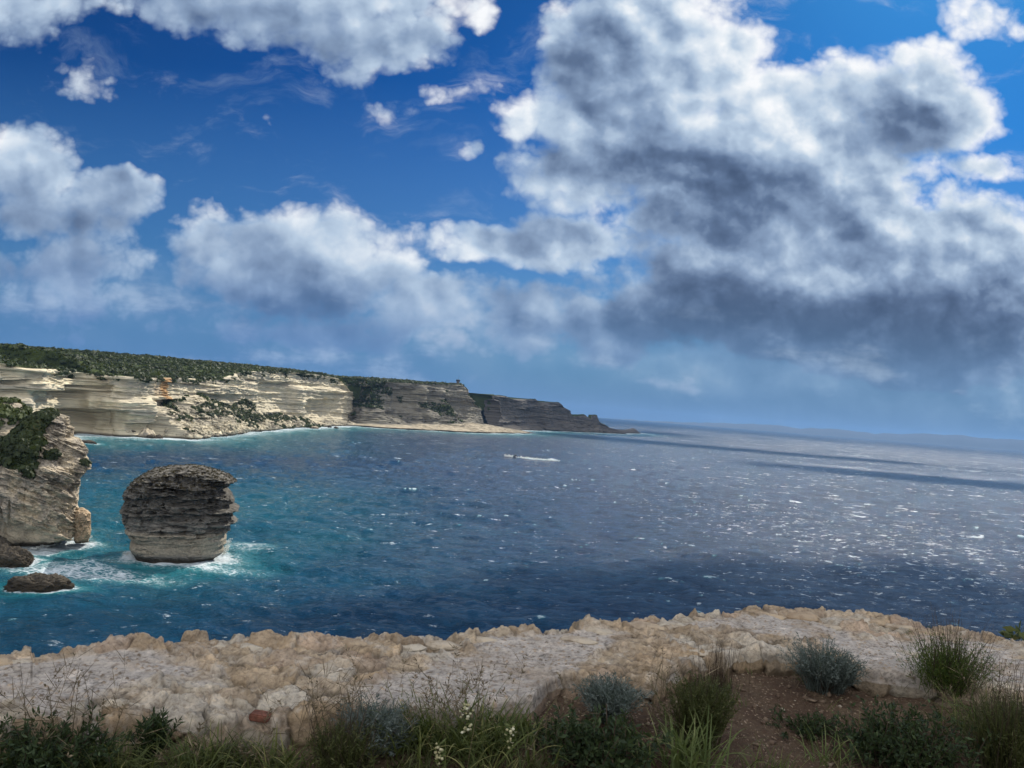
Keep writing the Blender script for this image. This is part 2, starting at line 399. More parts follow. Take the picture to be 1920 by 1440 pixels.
def build_sea(coasts, rocks, boat):
    a1 = np.radians(np.linspace(-40, 40, 1240)); a0 = np.radians(np.linspace(-180, -41, 40)); a2 = np.radians(np.linspace(41, 180, 40))
    az = np.concatenate([a0, a1, a2])
    th = np.arange(0.56, 0.0125, -0.00105); r1 = HC / np.tan(th)
    r2 = np.geomspace(r1[-1] * 1.03, SEA_R, 60); rr = np.concatenate([[4.0, 30.0], r1, r2])
    R, A = np.meshgrid(rr, az, indexing='ij'); x = R * np.sin(A); y = R * np.cos(A)
    wd = np.array([-.35, -.94]); wd /= np.linalg.norm(wd)
    L1, L2 = 340.0, 71.0
    H1, DX1, DY1, J1 = ocean_tile(512, L1, 7.0, wd, 1)
    H2, DX2, DY2, J2 = ocean_tile(256, L2, 5.0, (-.6, -.8), 2)
    fade = 1.0 / (1.0 + (R / 1900.0) ** 2); fade2 = 1.0 / (1.0 + (R / 420.0) ** 2)
    gust = fbm(x / 260, y / 260, 1.3, 4)                        # wind patches
    amp = .52 * (1 + .25 * gust)
    z = samp(H1, L1, x, y) * amp * fade + samp(H2, L2, x, y) * .10 * fade2
    dx = samp(DX1, L1, x, y) * amp * fade * .9; dy = samp(DY1, L1, x, y) * amp * fade * .9
    jac = samp(J1, L1, x, y)
    jac = (jac - jac.mean()) / jac.std()
    hh = samp(H1, L1, x, y)
    # shallows and surf from the distance to the shore
    dist = np.full(x.shape, 1e9)
    for c in coasts: dist = np.minimum(dist, seg_dist(x, y, c))
    surf = np.zeros(x.shape)
    wob = fbm(x / 30, y / 30, 4.0, 4)
    surf = np.maximum(surf, np.exp(-(dist / (16 + R * .02) / (1 + .9 * wob).clip(.25, 3)) ** 1.2) * .95)
    shal = np.exp(-(dist / (115 + 60 * fbm(x / 190, y / 190, 2.0, 3)).clip(40, 400)) ** 1.4)
    for (cx, cy, rx, ry, s_, rim) in rocks:
        ex, ey = (x - cx) / rx, (y - cy) / ry; q = np.hypot(ex, ey); dd = (q - 1) * .5 * (rx + ry)
        ang = np.arctan2(ey, ex)
        wv = (1 + .8 * fbm(x / 9, y / 9, 3.0, 4) + .5 * np.cos(ang - rim)).clip(.15, 3)
        surf = np.maximum(surf, np.where(q < 1.03, .9, .9 * np.exp(-(np.maximum(dd, 0) / (s_ * wv)) ** 1.1)))
        shal = np.maximum(shal, .85 * np.exp(-(np.maximum(dd, 0) / (s_ * 6)) ** 1.5))
    # spent foam drifting between the near rocks
    for (px, py, rx, ry, w_) in [(150, 1075, 26, 7, .8), (330, 1062, 22, 5, .9), (465, 1025, 10, 9, .55), (100, 1062, 24, 5, .5), (250, 1050, 20, 4, .5), (230, 995, 26, 8, .25), (540, 975, 18, 12, .18)]:
        c = at_z(px, py); q = ((x - c.x) / rx) ** 2 + ((y - c.y) / ry) ** 2
        surf = np.maximum(surf, w_ * np.exp(-q) * (1 + .7 * fbm(x / 5, y / 5, 9.0, 4)))
    # left bay is shallow over pale sand
    c = at_z(260, 960); q = ((x - c.x) / 120) ** 2 + ((y - c.y) / 210) ** 2
    shal = np.maximum(shal, .62 * np.exp(-q ** .9))
    c = at_z(560, 1010); q = ((x - c.x) / 45) ** 2 + ((y - c.y) / 70) ** 2
    shal = np.maximum(shal, .5 * np.exp(-q))
    shal *= (1 + .25 * fbm(x / 60, y / 60, 7.0, 3)).clip(.4, 1.4)
    # whitecaps: steep crests, more of them off shore to the right
    azn = np.degrees(A); right = sstep(azn, -18, 26)
    dens = 2.25 - .45 * right - .45 * gust - .3 * sstep(R, 300, 1500)
    caps = sstep(jac, dens, dens + 1.5) * fade * .75
    # wake
    bx, by = boat; ux = 1.0; hx, hy = .985, .17
    lx = (x - bx) * hx + (y - by) * hy; ly = -(x - bx) * hy + (y - by) * hx
    w_half = 2.2 + .13 * lx.clip(0, 200) ; on = (lx > -3) & (lx < 95)
    edge = np.exp(-((np.abs(ly) - w_half * .8) / (1.2 + lx.clip(0, 99) * .02)) ** 2); mid = np.exp(-(ly / (w_half * .9)) ** 2) * np.exp(-lx.clip(0, 99) / 40)
    wk = np.where(on, np.maximum(edge, mid) * sstep(lx, 95, 40) * (1 + .5 * fbm(x / 4, y / 4, 2, 3)), 0)
    z += wk * .5
    foam = np.clip(np.maximum(np.maximum(surf, caps), wk), 0, 1.2)
    damp = 1 - .6 * np.exp(-dist / 40)
    V = np.stack([x + dx * damp, y + dy * damp, z * damp], -1)
    V[:2] = np.stack([x, y, z * 0 - 1.0], -1)[:2]
    V = V.reshape(-1, 3); F = grid_faces(len(rr), len(az))
    calm_shade = fbm(x / 900 + 3, y / 330, 6.0, 3)                     # wind slicks far out, dulled to stand for cloud shadows too
    mt, N, p = new_mat('sea_water')
    pos = N.new('ShaderNodeNewGeometry').outputs['Position']
    fo = N.attr('foam').outputs['Fac']; sh = N.attr('shal').outputs['Fac']; cm = N.attr('calm_shade').outputs['Fac']; off = N.attr('off').outputs['Fac']
    s = N.sep(pos); dist_n = N.v('LENGTH', N.xyz(s[0], s[1], 0.0))
    rot = N.new('ShaderNodeMapping'); N.put(rot.inputs[0], pos); rot.inputs['Rotation'].default_value = (0, 0, math.radians(-18)); rot.inputs['Scale'].default_value = (1, 2.2, 1)
    q = rot.outputs[0]
    n1 = N.noise(q, .55, 5, .62).outputs[0]; n2 = N.noise(q, .11, 5, .62).outputs[0]; n3 = N.noise(q, .028, 5, .66).outputs[0]
    # foam: attribute broken up by fine noise
    fb = N.noise(q, 1.3, 5, .7).outputs[0]
    vein = N.vor(N.v('ADD', q, N.v('SCALE', N.noise(q, .5, 3, .6).outputs['Color'], sc=2.5)), .42, 'DISTANCE_TO_EDGE').outputs['Distance']
    lace = N.smooth(vein, .20, .02)
    f1 = N.smooth(N.m('ADD', N.m('ADD', fo, N.m('MULTIPLY', N.m('SUBTRACT', fb, .5), 1.1)), N.m('MULTIPLY', lace, .30)), .50, 1.05)
    # far whitecaps, with sun glitter painted as extra white flecks to the right
    far = N.smooth(dist_n, 100, 420, .5, 1)
    rotf = N.new('ShaderNodeMapping'); N.put(rotf.inputs[0], pos); rotf.inputs['Rotation'].default_value = (0, 0, math.radians(-10)); rotf.inputs['Scale'].default_value = (.8, 1.5, 1)
    R_ = rotf.outputs[0]
    wa = N.noise(R_, .21, 5, .76).outputs[0]; wb = N.noise(R_, .065, 5, .80).outputs[0]; wc = N.noise(R_, .016, 5, .82).outputs[0]; big = N.noise(R_, .006, 3, .6).outputs[0]
    thr = N.m('SUBTRACT', .626, N.m('MULTIPLY', off, .040)); thr = N.m('ADD', thr, N.m('MULTIPLY', cm, .07)); thr = N.m('ADD', thr, N.m('MULTIPLY', N.m('SUBTRACT', big, .5), -.17))
    near_ = N.m('MULTIPLY', N.smooth(wa, thr, N.m('ADD', thr, .07)), N.smooth(dist_n, 700, 350))
    mid_ = N.m('MULTIPLY', N.smooth(wb, thr, N.m('ADD', thr, .06)), N.m('MULTIPLY', N.smooth(dist_n, 260, 600), N.smooth(dist_n, 2600, 1300)))
    far_ = N.m('MULTIPLY', N.smooth(wc, N.m('SUBTRACT', thr, .03), N.m('ADD', thr, .06)), N.smooth(dist_n, 1000, 2200, 0, .8))
    cf_ = N.m('MULTIPLY', N.m('MAXIMUM', near_, mid_), far); wfar = far_
    f = N.m('MAXIMUM', N.m('MAXIMUM', f1, cf_), wfar, clamp=True)
    deep = N.mix(N.smooth(n3, .35, .65), (.004, .034, .090), (.008, .050, .112))
    deep = N.mix(off, deep, (.042, .076, .130))  # grey sky reflection painted into the water colour towards the right
    deep = N.mix(N.smooth(n2, .62, .36, 0, .5), deep, (.004, .014, .036))
    body = N.mix(N.smooth(sh, .05, .95), deep, (.011, .120, .155))
    body = N.mix(N.m('MULTIPLY', N.smooth(sh, .7, 1.1), .55), body, (.04, .22, .23))
    body = N.mix(N.m('MULTIPLY', N.smooth(fo, .05, .5), .45), body, (.07, .27, .30))
    colr = N.mix(f, body, (.62, .69, .74))
    N.put(p.inputs['Base Color'], colr)
    N.put(p.inputs['Roughness'], N.m('MAXIMUM', N.smooth(dist_n, 200, 2500, .11, .22), N.m('MULTIPLY', f, .8)))
    p.inputs['IOR'].default_value = 1.33; p.inputs['Specular IOR Level'].default_value = .3; N.put(p.inputs['Specular IOR Level'], N.m('MULTIPLY', N.m('MULTIPLY_ADD', cm, -.15, .22), N.smooth(dist_n, 2200, 7000, 1, .08)))  # far reflections dimmed with distance, in place of cloud shade
    bh = N.m('ADD', N.m('MULTIPLY', n1, .8), N.m('ADD', N.m('MULTIPLY', n2, 4.2), N.m('MULTIPLY', n3, N.smooth(dist_n, 300, 1500, 2.0, 14.0))))
    N.put(p.inputs['Normal'], N.bump(bh, N.m('ADD', .85, N.m('MULTIPLY', cm, -.5)), 1.0))
    sea = mesh_np('sea', V, F, mt, smooth=True, attrs={'foam': foam.ravel(), 'shal': shal.clip(0, 1.1).ravel(), 'calm_shade': sstep(calm_shade, .0, .35).ravel() * sstep(R, 500, 1500).ravel(),
                                                       'off': (sstep(azn, 0, 27) * sstep(R, 40, 260)).ravel()})
    tag(sea, 'wind-whipped blue sea with whitecaps, turquoise along the cliffs', kind='structure')

# ------------------------------------------------------------------ far cliffs
def poly_interp(pts, x):
    a = np.array(pts, float); return np.interp(x, a[:, 0], a[:, 1])
def solve_top(P, tops):
    """height of each plan point so that it reaches the skyline measured in the photograph"""
    P = np.asarray(P, float); z = np.full(len(P), 60.0)
    CR = np.array(cr); CU = np.array(cu); CF = np.array(cf)
    for _ in range(6):
        v = np.column_stack([P, z - HC]); w = v @ CF
        X = 960 + FPX * (v @ CR) / w; Y = 720 - FPX * (v @ CU) / w
        z = z + (Y - poly_interp(tops, X)) * w / FPX
    return z
def proj_np(V):
    v = np.asarray(V, float) - np.array([0, 0, HC]); CR = np.array(cr); CU = np.array(cu); CF = np.array(cf)
    w = v @ CF
    return 960 + FPX * (v @ CR) / w, 720 - FPX * (v @ CU) / w
def resample(pts, step):
    pts = np.asarray(pts, float); d = np.r_[0, np.cumsum(np.hypot(*np.diff(pts, axis=0).T))]
    n = max(2, int(d[-1] / step)); t = np.linspace(0, d[-1], n)
    return np.column_stack([np.interp(t, d, pts[:, i]) for i in range(pts.shape[1])]), t
def smooth1(a, k):
    w = np.hanning(2 * k + 3)[1:-1]; w /= w.sum()
    return np.convolve(np.pad(a, (k, k), 'edge'), w, 'valid')
def headland(name, label, mat, base, brink, step, rows, hill, features, hmat, amp=1.0, setback=6.0, zs=1.0, back=260.0, inland=(-1.0, .15), taper=None, flip=False, smk=10):
    """base: plan points of the cliff foot; brink: (px, py) of the cliff's upper edge in the photograph; hill: (px, py) of the skyline behind"""
    B, s = resample(base, step)
    B = np.column_stack([smooth1(B[:, 0], smk), smooth1(B[:, 1], smk)])
    T = np.gradient(B, axis=0); T /= np.hypot(T[:, 0], T[:, 1])[:, None]
    Nn = np.column_stack([T[:, 1], -T[:, 0]])                        # towards the sea
    if flip: Nn = -Nn
    Bt = B - Nn * setback
    zt = solve_top(Bt, brink)
    u = np.linspace(-.04, 1, rows)[:, None]
    Z = u * zt[None, :]
    inn = setback * (u.clip(0, 1)) ** 1.0
    X = B[None, :, 0] - Nn[None, :, 0] * inn; Y = B[None, :, 1] - Nn[None, :, 1] * inn
    sx = np.broadcast_to(s[None, :], Z.shape)
    zz = Z + 2.5 * fbm(sx / 70, 0, 5.0, 3)
    # gullies and buttresses, then beds of unequal hardness
    o = 7.0 * fbm(sx / 95, Z / 160, 1.0, 3) + 3.0 * fbm(sx / 22, Z / 60, 2.0, 3, kind='r')
    bed = fbm(sx / 45 + 5, zz / (5.2 * zs), 3.0, 3, gain=.6) * 1.7 + fbm(sx / 16, zz / (1.7 * zs), 4.0, 3) * 1.0
    led = fbm(0, zz / (9.0 * zs), 8.5 + sx / 300, 2)
    o += (bed + 3.2 * sstep(led, .02, .14) - 1.6) * amp
    o += (1.5 * sstep(fbm(sx / 35, zz / (2.4 * zs), 12.0, 3, gain=.65), .05, .16) - .5) * amp
    rough = fbm(sx / 6, zz / 2.2, 6.0, 4) * 1.5
    soft = np.zeros(Z.shape); lich = np.zeros(Z.shape); stain = np.zeros(Z.shape); sand = np.zeros(Z.shape)
    V0 = np.stack([X, Y, Z], -1)
    PX, PY = proj_np(V0.reshape(-1, 3)); PX = PX.reshape(Z.shape); PY = PY.reshape(Z.shape)
    wob = fbm(sx / 30, Z / 15, 9.0, 3)
    ap = 7 * fbm(sx / 12, Z / 12, 3.3, 3)
    tl = .9 if amp > .5 else 0
    for f in features:
        k = f[0]
        if k == 'hollow':                                            # (x0, x1, y0, y1, depth): scooped by the weather under a hard roof
            _, x0, x1, y0, y1, dp = f
            ex = sstep(PX + ap * .4, x0 - 5, x0 + 9) * (1 - sstep(PX + ap * .4, x1 - 14, x1 + 3)); v = (PY + wob * 5 - y0) / (y1 - y0)
            ey = sstep(v, -.01, .06) * (1 - sstep(v, .55, 1.08) * .8) * (v < 1.2)
            mk = ex * ey; o -= dp * mk; mk2 = ex * sstep(v, 0, .05) * (1 - sstep(v, 1.0, 1.1)); soft = np.maximum(soft, mk2)
        elif k == 'buttress':
            _, x0, x1, y0, y1, dp = f
            mk = sstep(PX + ap * .5, x0 - 3, x0 + 6) * (1 - sstep(PX + ap * .5, x1 - 6, x1 + 3)) * sstep(PY, y0 - 3, y0 + 9) * (1 - sstep(PY, y1, y1 + 20))
            o += dp * mk
        elif k == 'talus':                                           # (list of (x, ytop)), reach outward)
            _, prof, reach = f[:3]; sandy = len(f) > 3
            yt = poly_interp(prof, PX); on = (PX > prof[0][0]) * (PX < prof[-1][0])
            yb = poly_interp([(p[0], p[2]) for p in prof], PX)
            v = ((PY + 5 * wob - yt) / np.maximum(yb - yt, 4)).clip(0, 1.1)
            mk = v * on * (yb - yt > 3)
            o += reach * mk * (1 + .35 * fbm(sx / 25, Z / 25, 4, 4)) + on * (v > 0) * 7.5 * fbm(sx / 12, Z / 7, 5.5, 5, gain=.66, kind='r')
            if sandy: sand = np.maximum(sand, sstep(mk, .0, .12))
            lich = lich * (1 - sandy * sstep(mk, 0, .1)); lich = np.maximum(lich, (not sandy) * sstep(mk, .02, .2) * (.55 + .6 * fbm(sx / 18, Z / 12, 8, 3)).clip(0, .9) * tl); soft = soft * (1 - np.clip(mk * 6, 0, 1))
        elif k == 'stain':
            _, x0, x1, y0, y1, wv = f
            stain = np.maximum(stain, wv * sstep(PX + ap * .6, x0 - 2, x0 + 3) * (1 - sstep(PX + ap * .6, x1 - 3, x1 + 2)) * sstep(PY, y0 - 4, y0 + 4) * (1 - sstep(PY, y1 - 8, y1 + 6)))
        elif k == 'cap':                                             # top band of rubbly rock set back from the beds below
            _, pts, dp = f
            lim = poly_interp(pts, PX); o -= dp * (1 - sstep(PY, lim - 3, lim + 3)) * (PX > pts[0][0]) * (PX < pts[-1][0])
    o += rough * (1 - .75 * soft)
    o *= 1 - sstep(u, .97, 1.0) * .5
    o *= sstep(u, -.04, .03) * .6 + .4
    X = X + Nn[None, :, 0] * o; Y = Y + Nn[None, :, 1] * o
    V = np.stack([X, Y, Z], -1)
    ob = mesh_np(name, V.reshape(-1, 3), grid_faces(rows, len(B)) if not flip else grid_faces(rows, len(B))[:, ::-1], mat, smooth=False,
                 attrs={'soft': soft.ravel(), 'lich': lich.ravel(), 'stain': stain.ravel(), 'sand': sand.ravel()})
    tag(ob, label, kind='structure')
    # the plateau behind the brink, rising to the skyline
    nb = 90; w = (np.linspace(0, 1, nb) ** 1.5)[:, None]
    D0 = np.array(inland) / np.hypot(*inland)
    bk = back * np.clip(-(Nn @ D0) * 1.6, .02, 1.0); bk = smooth1(bk, 12)
    if taper is not None: bk = bk * np.clip((taper - PX[-1]) / 70, .04, 1)
    Lx = X[-1][None, :] + D0[0] * w * bk[None, :]; Ly = Y[-1][None, :] + D0[1] * w * bk[None, :]
    if hill is not None:
        zh = solve_top(np.column_stack([Lx[nb // 2], Ly[nb // 2]]), hill)
        zh = np.maximum(smooth1(zh, 15), smooth1(zt, 10) - 3)
    else: zh = zt + 2.0
    q = sstep(w / .42, 0, 1.0); Zt = zt[None, :] * (1 - q) + zh[None, :] * q
    Zt = Zt - 40 * sstep(w, .75, 1.0)
    bumps = fbm(Lx / 9, Ly / 9, 2.0, 4, kind='b') * 1.3 + fbm(Lx / 60, Ly / 60, 3.0, 3) * 2.0
    Zt = Zt + bumps * sstep(w, .0, .06) * (1 if hill is not None else .5)
    Vt = np.stack([Lx, Ly, Zt], -1)
    pl = mesh_np('plateau', Vt.reshape(-1, 3), grid_faces(nb, len(B)) if not flip else grid_faces(nb, len(B))[:, ::-1], hmat, smooth=True)
    tag(pl, 'green scrub-covered plateau on top of the %s' % label, kind='structure')
    return dict(V=V, Vt=Vt, B=B, Nn=Nn, zt=zt, s=s, PX=PX, PY=PY)

# maquis: rounded evergreen bushes, one mass of thousands
def bush_cloud(name, pts, size, mat, seed, label, flat=.75, leaves=26):
    r = np.random.default_rng(seed); n = len(pts); pts = np.asarray(pts)
    S_ = size * r.gamma(4.0, .23, n).clip(.35, 2.3)
    d = r.normal(size=(n, leaves, 3)); d /= np.linalg.norm(d, axis=2)[..., None]; d[..., 2] = np.abs(d[..., 2])
    c = pts[:, None, :] + d * (S_[:, None, None] * r.uniform(.6, 1.05, (n, leaves, 1))) * np.array([1, 1, flat])
    a = np.cross(d, r.normal(size=d.shape)); a /= np.linalg.norm(a, axis=2)[..., None]; b = np.cross(d, a)
    h = S_[:, None, None] * r.uniform(.22, .48, (n, leaves, 1))
    q = np.stack([c - a * h - b * h * .7, c + a * h - b * h * .8, c + a * h * .8 + b * h, c - a * h + b * h * .8], 2)
    q += r.normal(size=q.shape) * h[:, :, None, :] * .22
    V = q.reshape(-1, 3); F = np.arange(len(V)).reshape(-1, 4)
    sp_ = size * 14
    tn_ = (.5 + 1.1 * fbm(pts[:, 0] / sp_, pts[:, 1] / sp_, pts[:, 2] / sp_, 3) + r.normal(0, .16, n)).clip(0, 1)
    tint = np.repeat(tn_, leaves * 4) * .7 + np.repeat(r.uniform(0, 1, n * leaves), 4) * .3
    ob = mesh_np(name, V, F, mat, attrs={'tint': tint}); tag(ob, label, kind='stuff'); return ob
def leaf_mat(name, c0, c1, c2=None, rough=.6, trans=.25):
    mt, N, p = new_mat(name)
    t = N.attr('tint').outputs['Fac']
    stops = [(0, c0), (1, c1)] if c2 is None else [(0, c0), (.75, c1), (1, c2)]
    c = N.ramp(t, stops)
    N.put(p.inputs['Base Color'], c); p.inputs['Roughness'].default_value = rough; p.inputs['Specular IOR Level'].default_value = .25
    if trans:
        tr = N.new('ShaderNodeBsdfTranslucent'); N.put(tr.inputs[0], N.mix(.5, c, (.18, .22, .03)))
        mx = N.new('ShaderNodeMixShader'); mx.inputs[0].default_value = trans
        N.l.new(p.outputs[0], mx.inputs[1]); N.l.new(tr.outputs[0], mx.inputs[2]); N.l.new(mx.outputs[0], N.n['Material Output'].inputs[0])
    return mt
def scatter_grid(V, n, seed, keep=None):
    """random points on a grid surface, weighted by face area"""
    r = np.random.default_rng(seed)
    a = V[1:, :-1] - V[:-1, :-1]; b = V[:-1, 1:] - V[:-1, :-1]
    ar = np.linalg.norm(np.cross(a, b), axis=2)
    if keep is not None: ar = ar * keep[:-1, :-1]
    p = ar.ravel() / ar.sum(); idx = r.choice(p.size, n, p=p); i, j = np.unravel_index(idx, ar.shape)
    u, v = r.uniform(size=(2, n, 1))
    P = V[i, j] + a[i, j] * u + b[i, j] * v
    nn = np.cross(a[i, j], b[i, j]); nn /= np.linalg.norm(nn, axis=1)[:, None] + 1e-9
    return P, nn, i, j

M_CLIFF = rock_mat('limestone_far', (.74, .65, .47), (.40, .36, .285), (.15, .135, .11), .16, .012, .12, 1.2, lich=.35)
M_CAPE_SHADED = rock_mat('limestone_cape_shaded', (.15, .135, .12), (.085, .08, .078), (.04, .038, .036), .16, .012, .12, 1.2, lich=.5)  # cloud shade on the cape is put into this darker limestone colour
M_HEADLAND_SHADED = rock_mat('limestone_headland_shaded', (.30, .275, .215), (.155, .143, .125), (.055, .05, .045), .16, .012, .12, 1.2, lich=.5)  # darker copy of the limestone, with the headland's shade in its colour
def scrub_ground(name, c0, c1):
    mt, N, p = new_mat(name); pos = N.new('ShaderNodeNewGeometry').outputs['Position']
    a = N.noise(pos, .03, 5, .65).outputs[0]; b = N.noise(pos, .35, 5, .7).outputs[0]
    c = N.mix(N.smooth(a, .35, .65), c0, c1); c = N.mix(N.m('MULTIPLY', N.smooth(b, .64, .72), .7), c, (.26, .24, .17))
    c = N.mix(N.smooth(b, .5, .3, 0, .6), c, (.012, .018, .008))
    N.put(p.inputs['Base Color'], c); p.inputs['Roughness'].default_value = .95; p.inputs['Specular IOR Level'].default_value = .1
    N.put(p.inputs['Normal'], N.bump(b, 1.0, 1.5)); return mt
M_SCRUBG = scrub_ground('scrub_ground', (.030, .042, .016), (.060, .080, .026))
M_MAQ = leaf_mat('maquis_leaves', (.012, .020, .007), (.034, .052, .014), (.085, .115, .030), trans=.15)

def P2(px, py): v = at_z(px, py); return (v.x, v.y)
def PD(px, d):
    v = at_d(px, 800, d); return (v.x, v.y)

def waterline(h):
    V = h['V']; k = np.argmin(np.abs(V[:, V.shape[1] // 2, 2])); L = V[k, ::12, :2]
    return [tuple(p) for p in L]

def build_far():
    coasts = []
    # --- A: the long pale cliff on the left, ending in a point at px 745
    A = [PD(-420, 600), PD(-200, 640), PD(0, 665), PD(90, 670), P2(150, 813), P2(200, 817), P2(270, 819), P2(300, 816), P2(360, 811), P2(420, 806), P2(470, 802), P2(520, 799), P2(600, 797), P2(665, 796), P2(705, 795)]
    e = np.array(A[-1]); A += [tuple(e + np.array([-18, 60])), tuple(e + np.array([-90, 130])), tuple(e + np.array([-220, 170]))]
    brinkA = [(-500, 640), (-100, 668), (0, 680), (45, 690), (100, 692), (180, 702), (280, 708), (330, 708), (400, 712), (440, 700), (470, 696), (560, 699), (610, 704), (640, 711), (655, 728), (670, 748), (690, 772), (720, 788), (745, 795), (900, 800)]
    hillA = [(-500, 600), (-100, 645), (0, 654), (60, 652), (110, 658), (160, 664), (300, 671), (430, 683), (560, 695), (620, 701), (640, 708), (700, 712), (900, 730)]
    feats = [
        ('hollow', 62, 165, 732, 812, 13), ('hollow', 130, 236, 768, 814, 12), ('hollow', 232, 284, 791, 813, 8), ('hollow', 280, 335, 749, 764, 8), ('hollow', 372, 450, 739, 756, 7),
        ('hollow', 120, 215, 722, 740, 6), ('hollow', 0, 60, 712, 722, 7), ('hollow', 484, 550, 717, 779, 11), ('hollow', 568, 640, 748, 789, 14), ('hollow', 600, 690, 735, 796, 9), ('hollow', 120, 160, 700, 712, 4),
        ('buttress', 215, 277, 748, 812, 7), ('buttress', 546, 566, 722, 790, 8), ('buttress', 281, 320, 708, 745, 3), ('buttress', -60, 75, 742, 800, 8),
        ('cap', [(440, 706), (470, 716), (560, 724), (640, 729), (660, 740)], 7),
        ('stain', 300, 318, 708, 754, .9), ('stain', 284, 299, 711, 745, .3),
        ('talus', [(277, 812, 818), (279, 768, 818), (300, 764, 817), (345, 745, 812), (372, 740, 810), (400, 755, 808), (430, 768, 806), (455, 750, 804), (468, 762, 803), (480, 793, 802), (500, 782, 801), (545, 779, 800), (575, 791, 799), (608, 786, 798), (640, 789, 798), (700, 792, 797), (745, 795, 797)], 34),
    ]
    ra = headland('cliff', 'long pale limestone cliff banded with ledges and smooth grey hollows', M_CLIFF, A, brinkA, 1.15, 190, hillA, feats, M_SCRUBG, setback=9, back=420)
    coasts.append(waterline(ra))
    Pt, nn, i, j = scatter_grid(ra['Vt'][:70], 15000, 5)
    px, py = proj_np(Pt)
    Pt = Pt[(px > -60)]
    bush_cloud('maquis_scrub', Pt, 2.1, M_MAQ, 1, 'dense green maquis covering the plateau above the long pale cliff')
    # scrub on the fallen slopes
    prof = [(277, 812), (300, 764), (345, 745), (372, 740), (400, 755), (430, 766), (455, 748), (468, 762), (480, 793), (500, 780), (545, 779), (575, 793)]
    yt = poly_interp(prof, ra['PX']); patch = fbm(ra['PX'] / 22 + 3, ra['PY'] / 14, 2.0, 4)
    keep = (ra['PX'] > 282) * (ra['PX'] < 575) * (ra['PY'] > yt - 3) * (ra['PY'] < yt + 34) * sstep(patch + .35 * ((ra['PX'] > 365) & (ra['PX'] < 455)) + .25 * (ra['PX'] > 484), .04, .22)
    Pt, nn, i, j = scatter_grid(ra['V'], 4200, 6, keep)
    bush_cloud('maquis_scrub', Pt, 1.5, M_MAQ, 2, 'dark bushes clinging to the rockfall at the foot of the long pale cliff')
    keep = (ra['PX'] > 90) * (ra['PX'] < 640) * sstep(-(ra['PY'] - poly_interp(brinkA, ra['PX'])), -13, -2) * sstep(fbm(ra['PX'] / 25, ra['PY'] / 10, 5.0, 3), .0, .25)
    Pt, nn, i, j = scatter_grid(ra['V'], 1300, 8, keep)
    bush_cloud('maquis_scrub', Pt, 1.3, M_MAQ, 3, 'bushes hanging over the upper edge of the long pale cliff')
    # tumbled blocks on the fallen slopes and along the foot
    keep = (ra['PX'] > 278) * (ra['PX'] < 720) * sstep(ra['PY'] - yt, -2, 6) * (ra['V'][..., 2] > .5)
    keep = keep + .5 * (ra['V'][..., 2] < 6) * (ra['V'][..., 2] > -.5) * (ra['PX'] > 180) * (ra['PX'] < 745)
    Pt, nn, i, j = scatter_grid(ra['V'], 2600, 9, keep)
    r = np.random.default_rng(31); n = len(Pt); sz = r.gamma(1.6, .85, n).clip(.5, 5.5)
    cb = np.array([[x, y, z] for x in (-1, 1) for y in (-1, 1) for z in (-1, 1)], float); cf_ = np.array([[0, 1, 3, 2], [4, 6, 7, 5], [0, 4, 5, 1], [2, 3, 7, 6], [0, 2, 6, 4], [1, 5, 7, 3]])
    Vb = cb[None] * .5 * sz[:, None, None] * r.uniform(.6, 1.25, (n, 1, 3)) + r.normal(size=(n, 8, 3)) * sz[:, None, None] * .17
    q = r.normal(size=(n, 3, 3)); q, _ = np.linalg.qr(q); Vb = np.einsum('nij,nkj->nki', q, Vb) + Pt[:, None]
    Fb = (cf_[None] + (np.arange(n) * 8)[:, None, None]).reshape(-1, 4); z0 = np.zeros(n * 8)
    tag(mesh_np('rockfall', Vb.reshape(-1, 3), Fb, M_CLIFF, attrs={'soft': z0, 'stain': z0, 'lich': np.repeat(r.uniform(0, .9, n), 8)}), 'tumbled limestone blocks heaped at the foot of the long pale cliff', kind='stuff')
    # --- B: headland with the signal station
    B = [PD(560, 1500), PD(640, 1450), PD(700, 1420), P2(740, 799.5), P2(800, 803), P2(850, 804.5), P2(890, 805), P2(908, 804.5)]
    e = np.array(B[-1]); B += [tuple(e + np.array([-8, 70])), tuple(e + np.array([-110, 200])), tuple(e + np.array([-330, 250]))]
    brinkB = [(500, 700), (640, 711), (700, 715), (740, 717), (780, 719), (835, 721), (868, 722), (875, 730), (877, 738), (884, 748), (900, 765), (910, 785), (922, 797), (940, 802), (1200, 805)]
    hillB = [(500, 700), (640, 708), (700, 711), (780, 716), (868, 721), (880, 727), (1000, 760)]
    featB = [('hollow', 735, 785, 728, 775, 12), ('hollow', 640, 730, 722, 768, 10), ('buttress', 788, 800, 722, 782, 9), ('hollow', 840, 905, 752, 795, 12), ('buttress', 818, 834, 726, 770, 8), ('hollow', 800, 818, 735, 790, 10), ('hollow', 855, 875, 722, 740, -4),
             ('talus', [(560, 790, 799), (660, 770, 799), (690, 752, 799), (720, 776, 799), (760, 782, 801), (800, 765, 803), (820, 745, 804), (840, 770, 804), (870, 792, 805), (935, 799, 805)], 55),
             ('talus', [(690, 794, 800), (740, 793, 800), (800, 791, 803), (850, 790, 804.5), (880, 793, 805), (909, 797, 805)], 60, 1)]
    rb = headland('cliff', 'middle headland of grey, shade-tinted limestone with the signal station on top', M_HEADLAND_SHADED, B, brinkB, 1.6, 150, hillB, featB, M_SCRUBG, setback=10, back=420, zs=1.3, inland=(-.95, .3))
    coasts.append(waterline(rb))
    Pt, nn, i, j = scatter_grid(rb['Vt'][:60], 5000, 15)
    bush_cloud('maquis_scrub', Pt, 2.3, M_MAQ, 11, 'green maquis on top of the middle headland')
    pat = fbm(rb['PX'] / 30, rb['PY'] / 18, 7.0, 4)
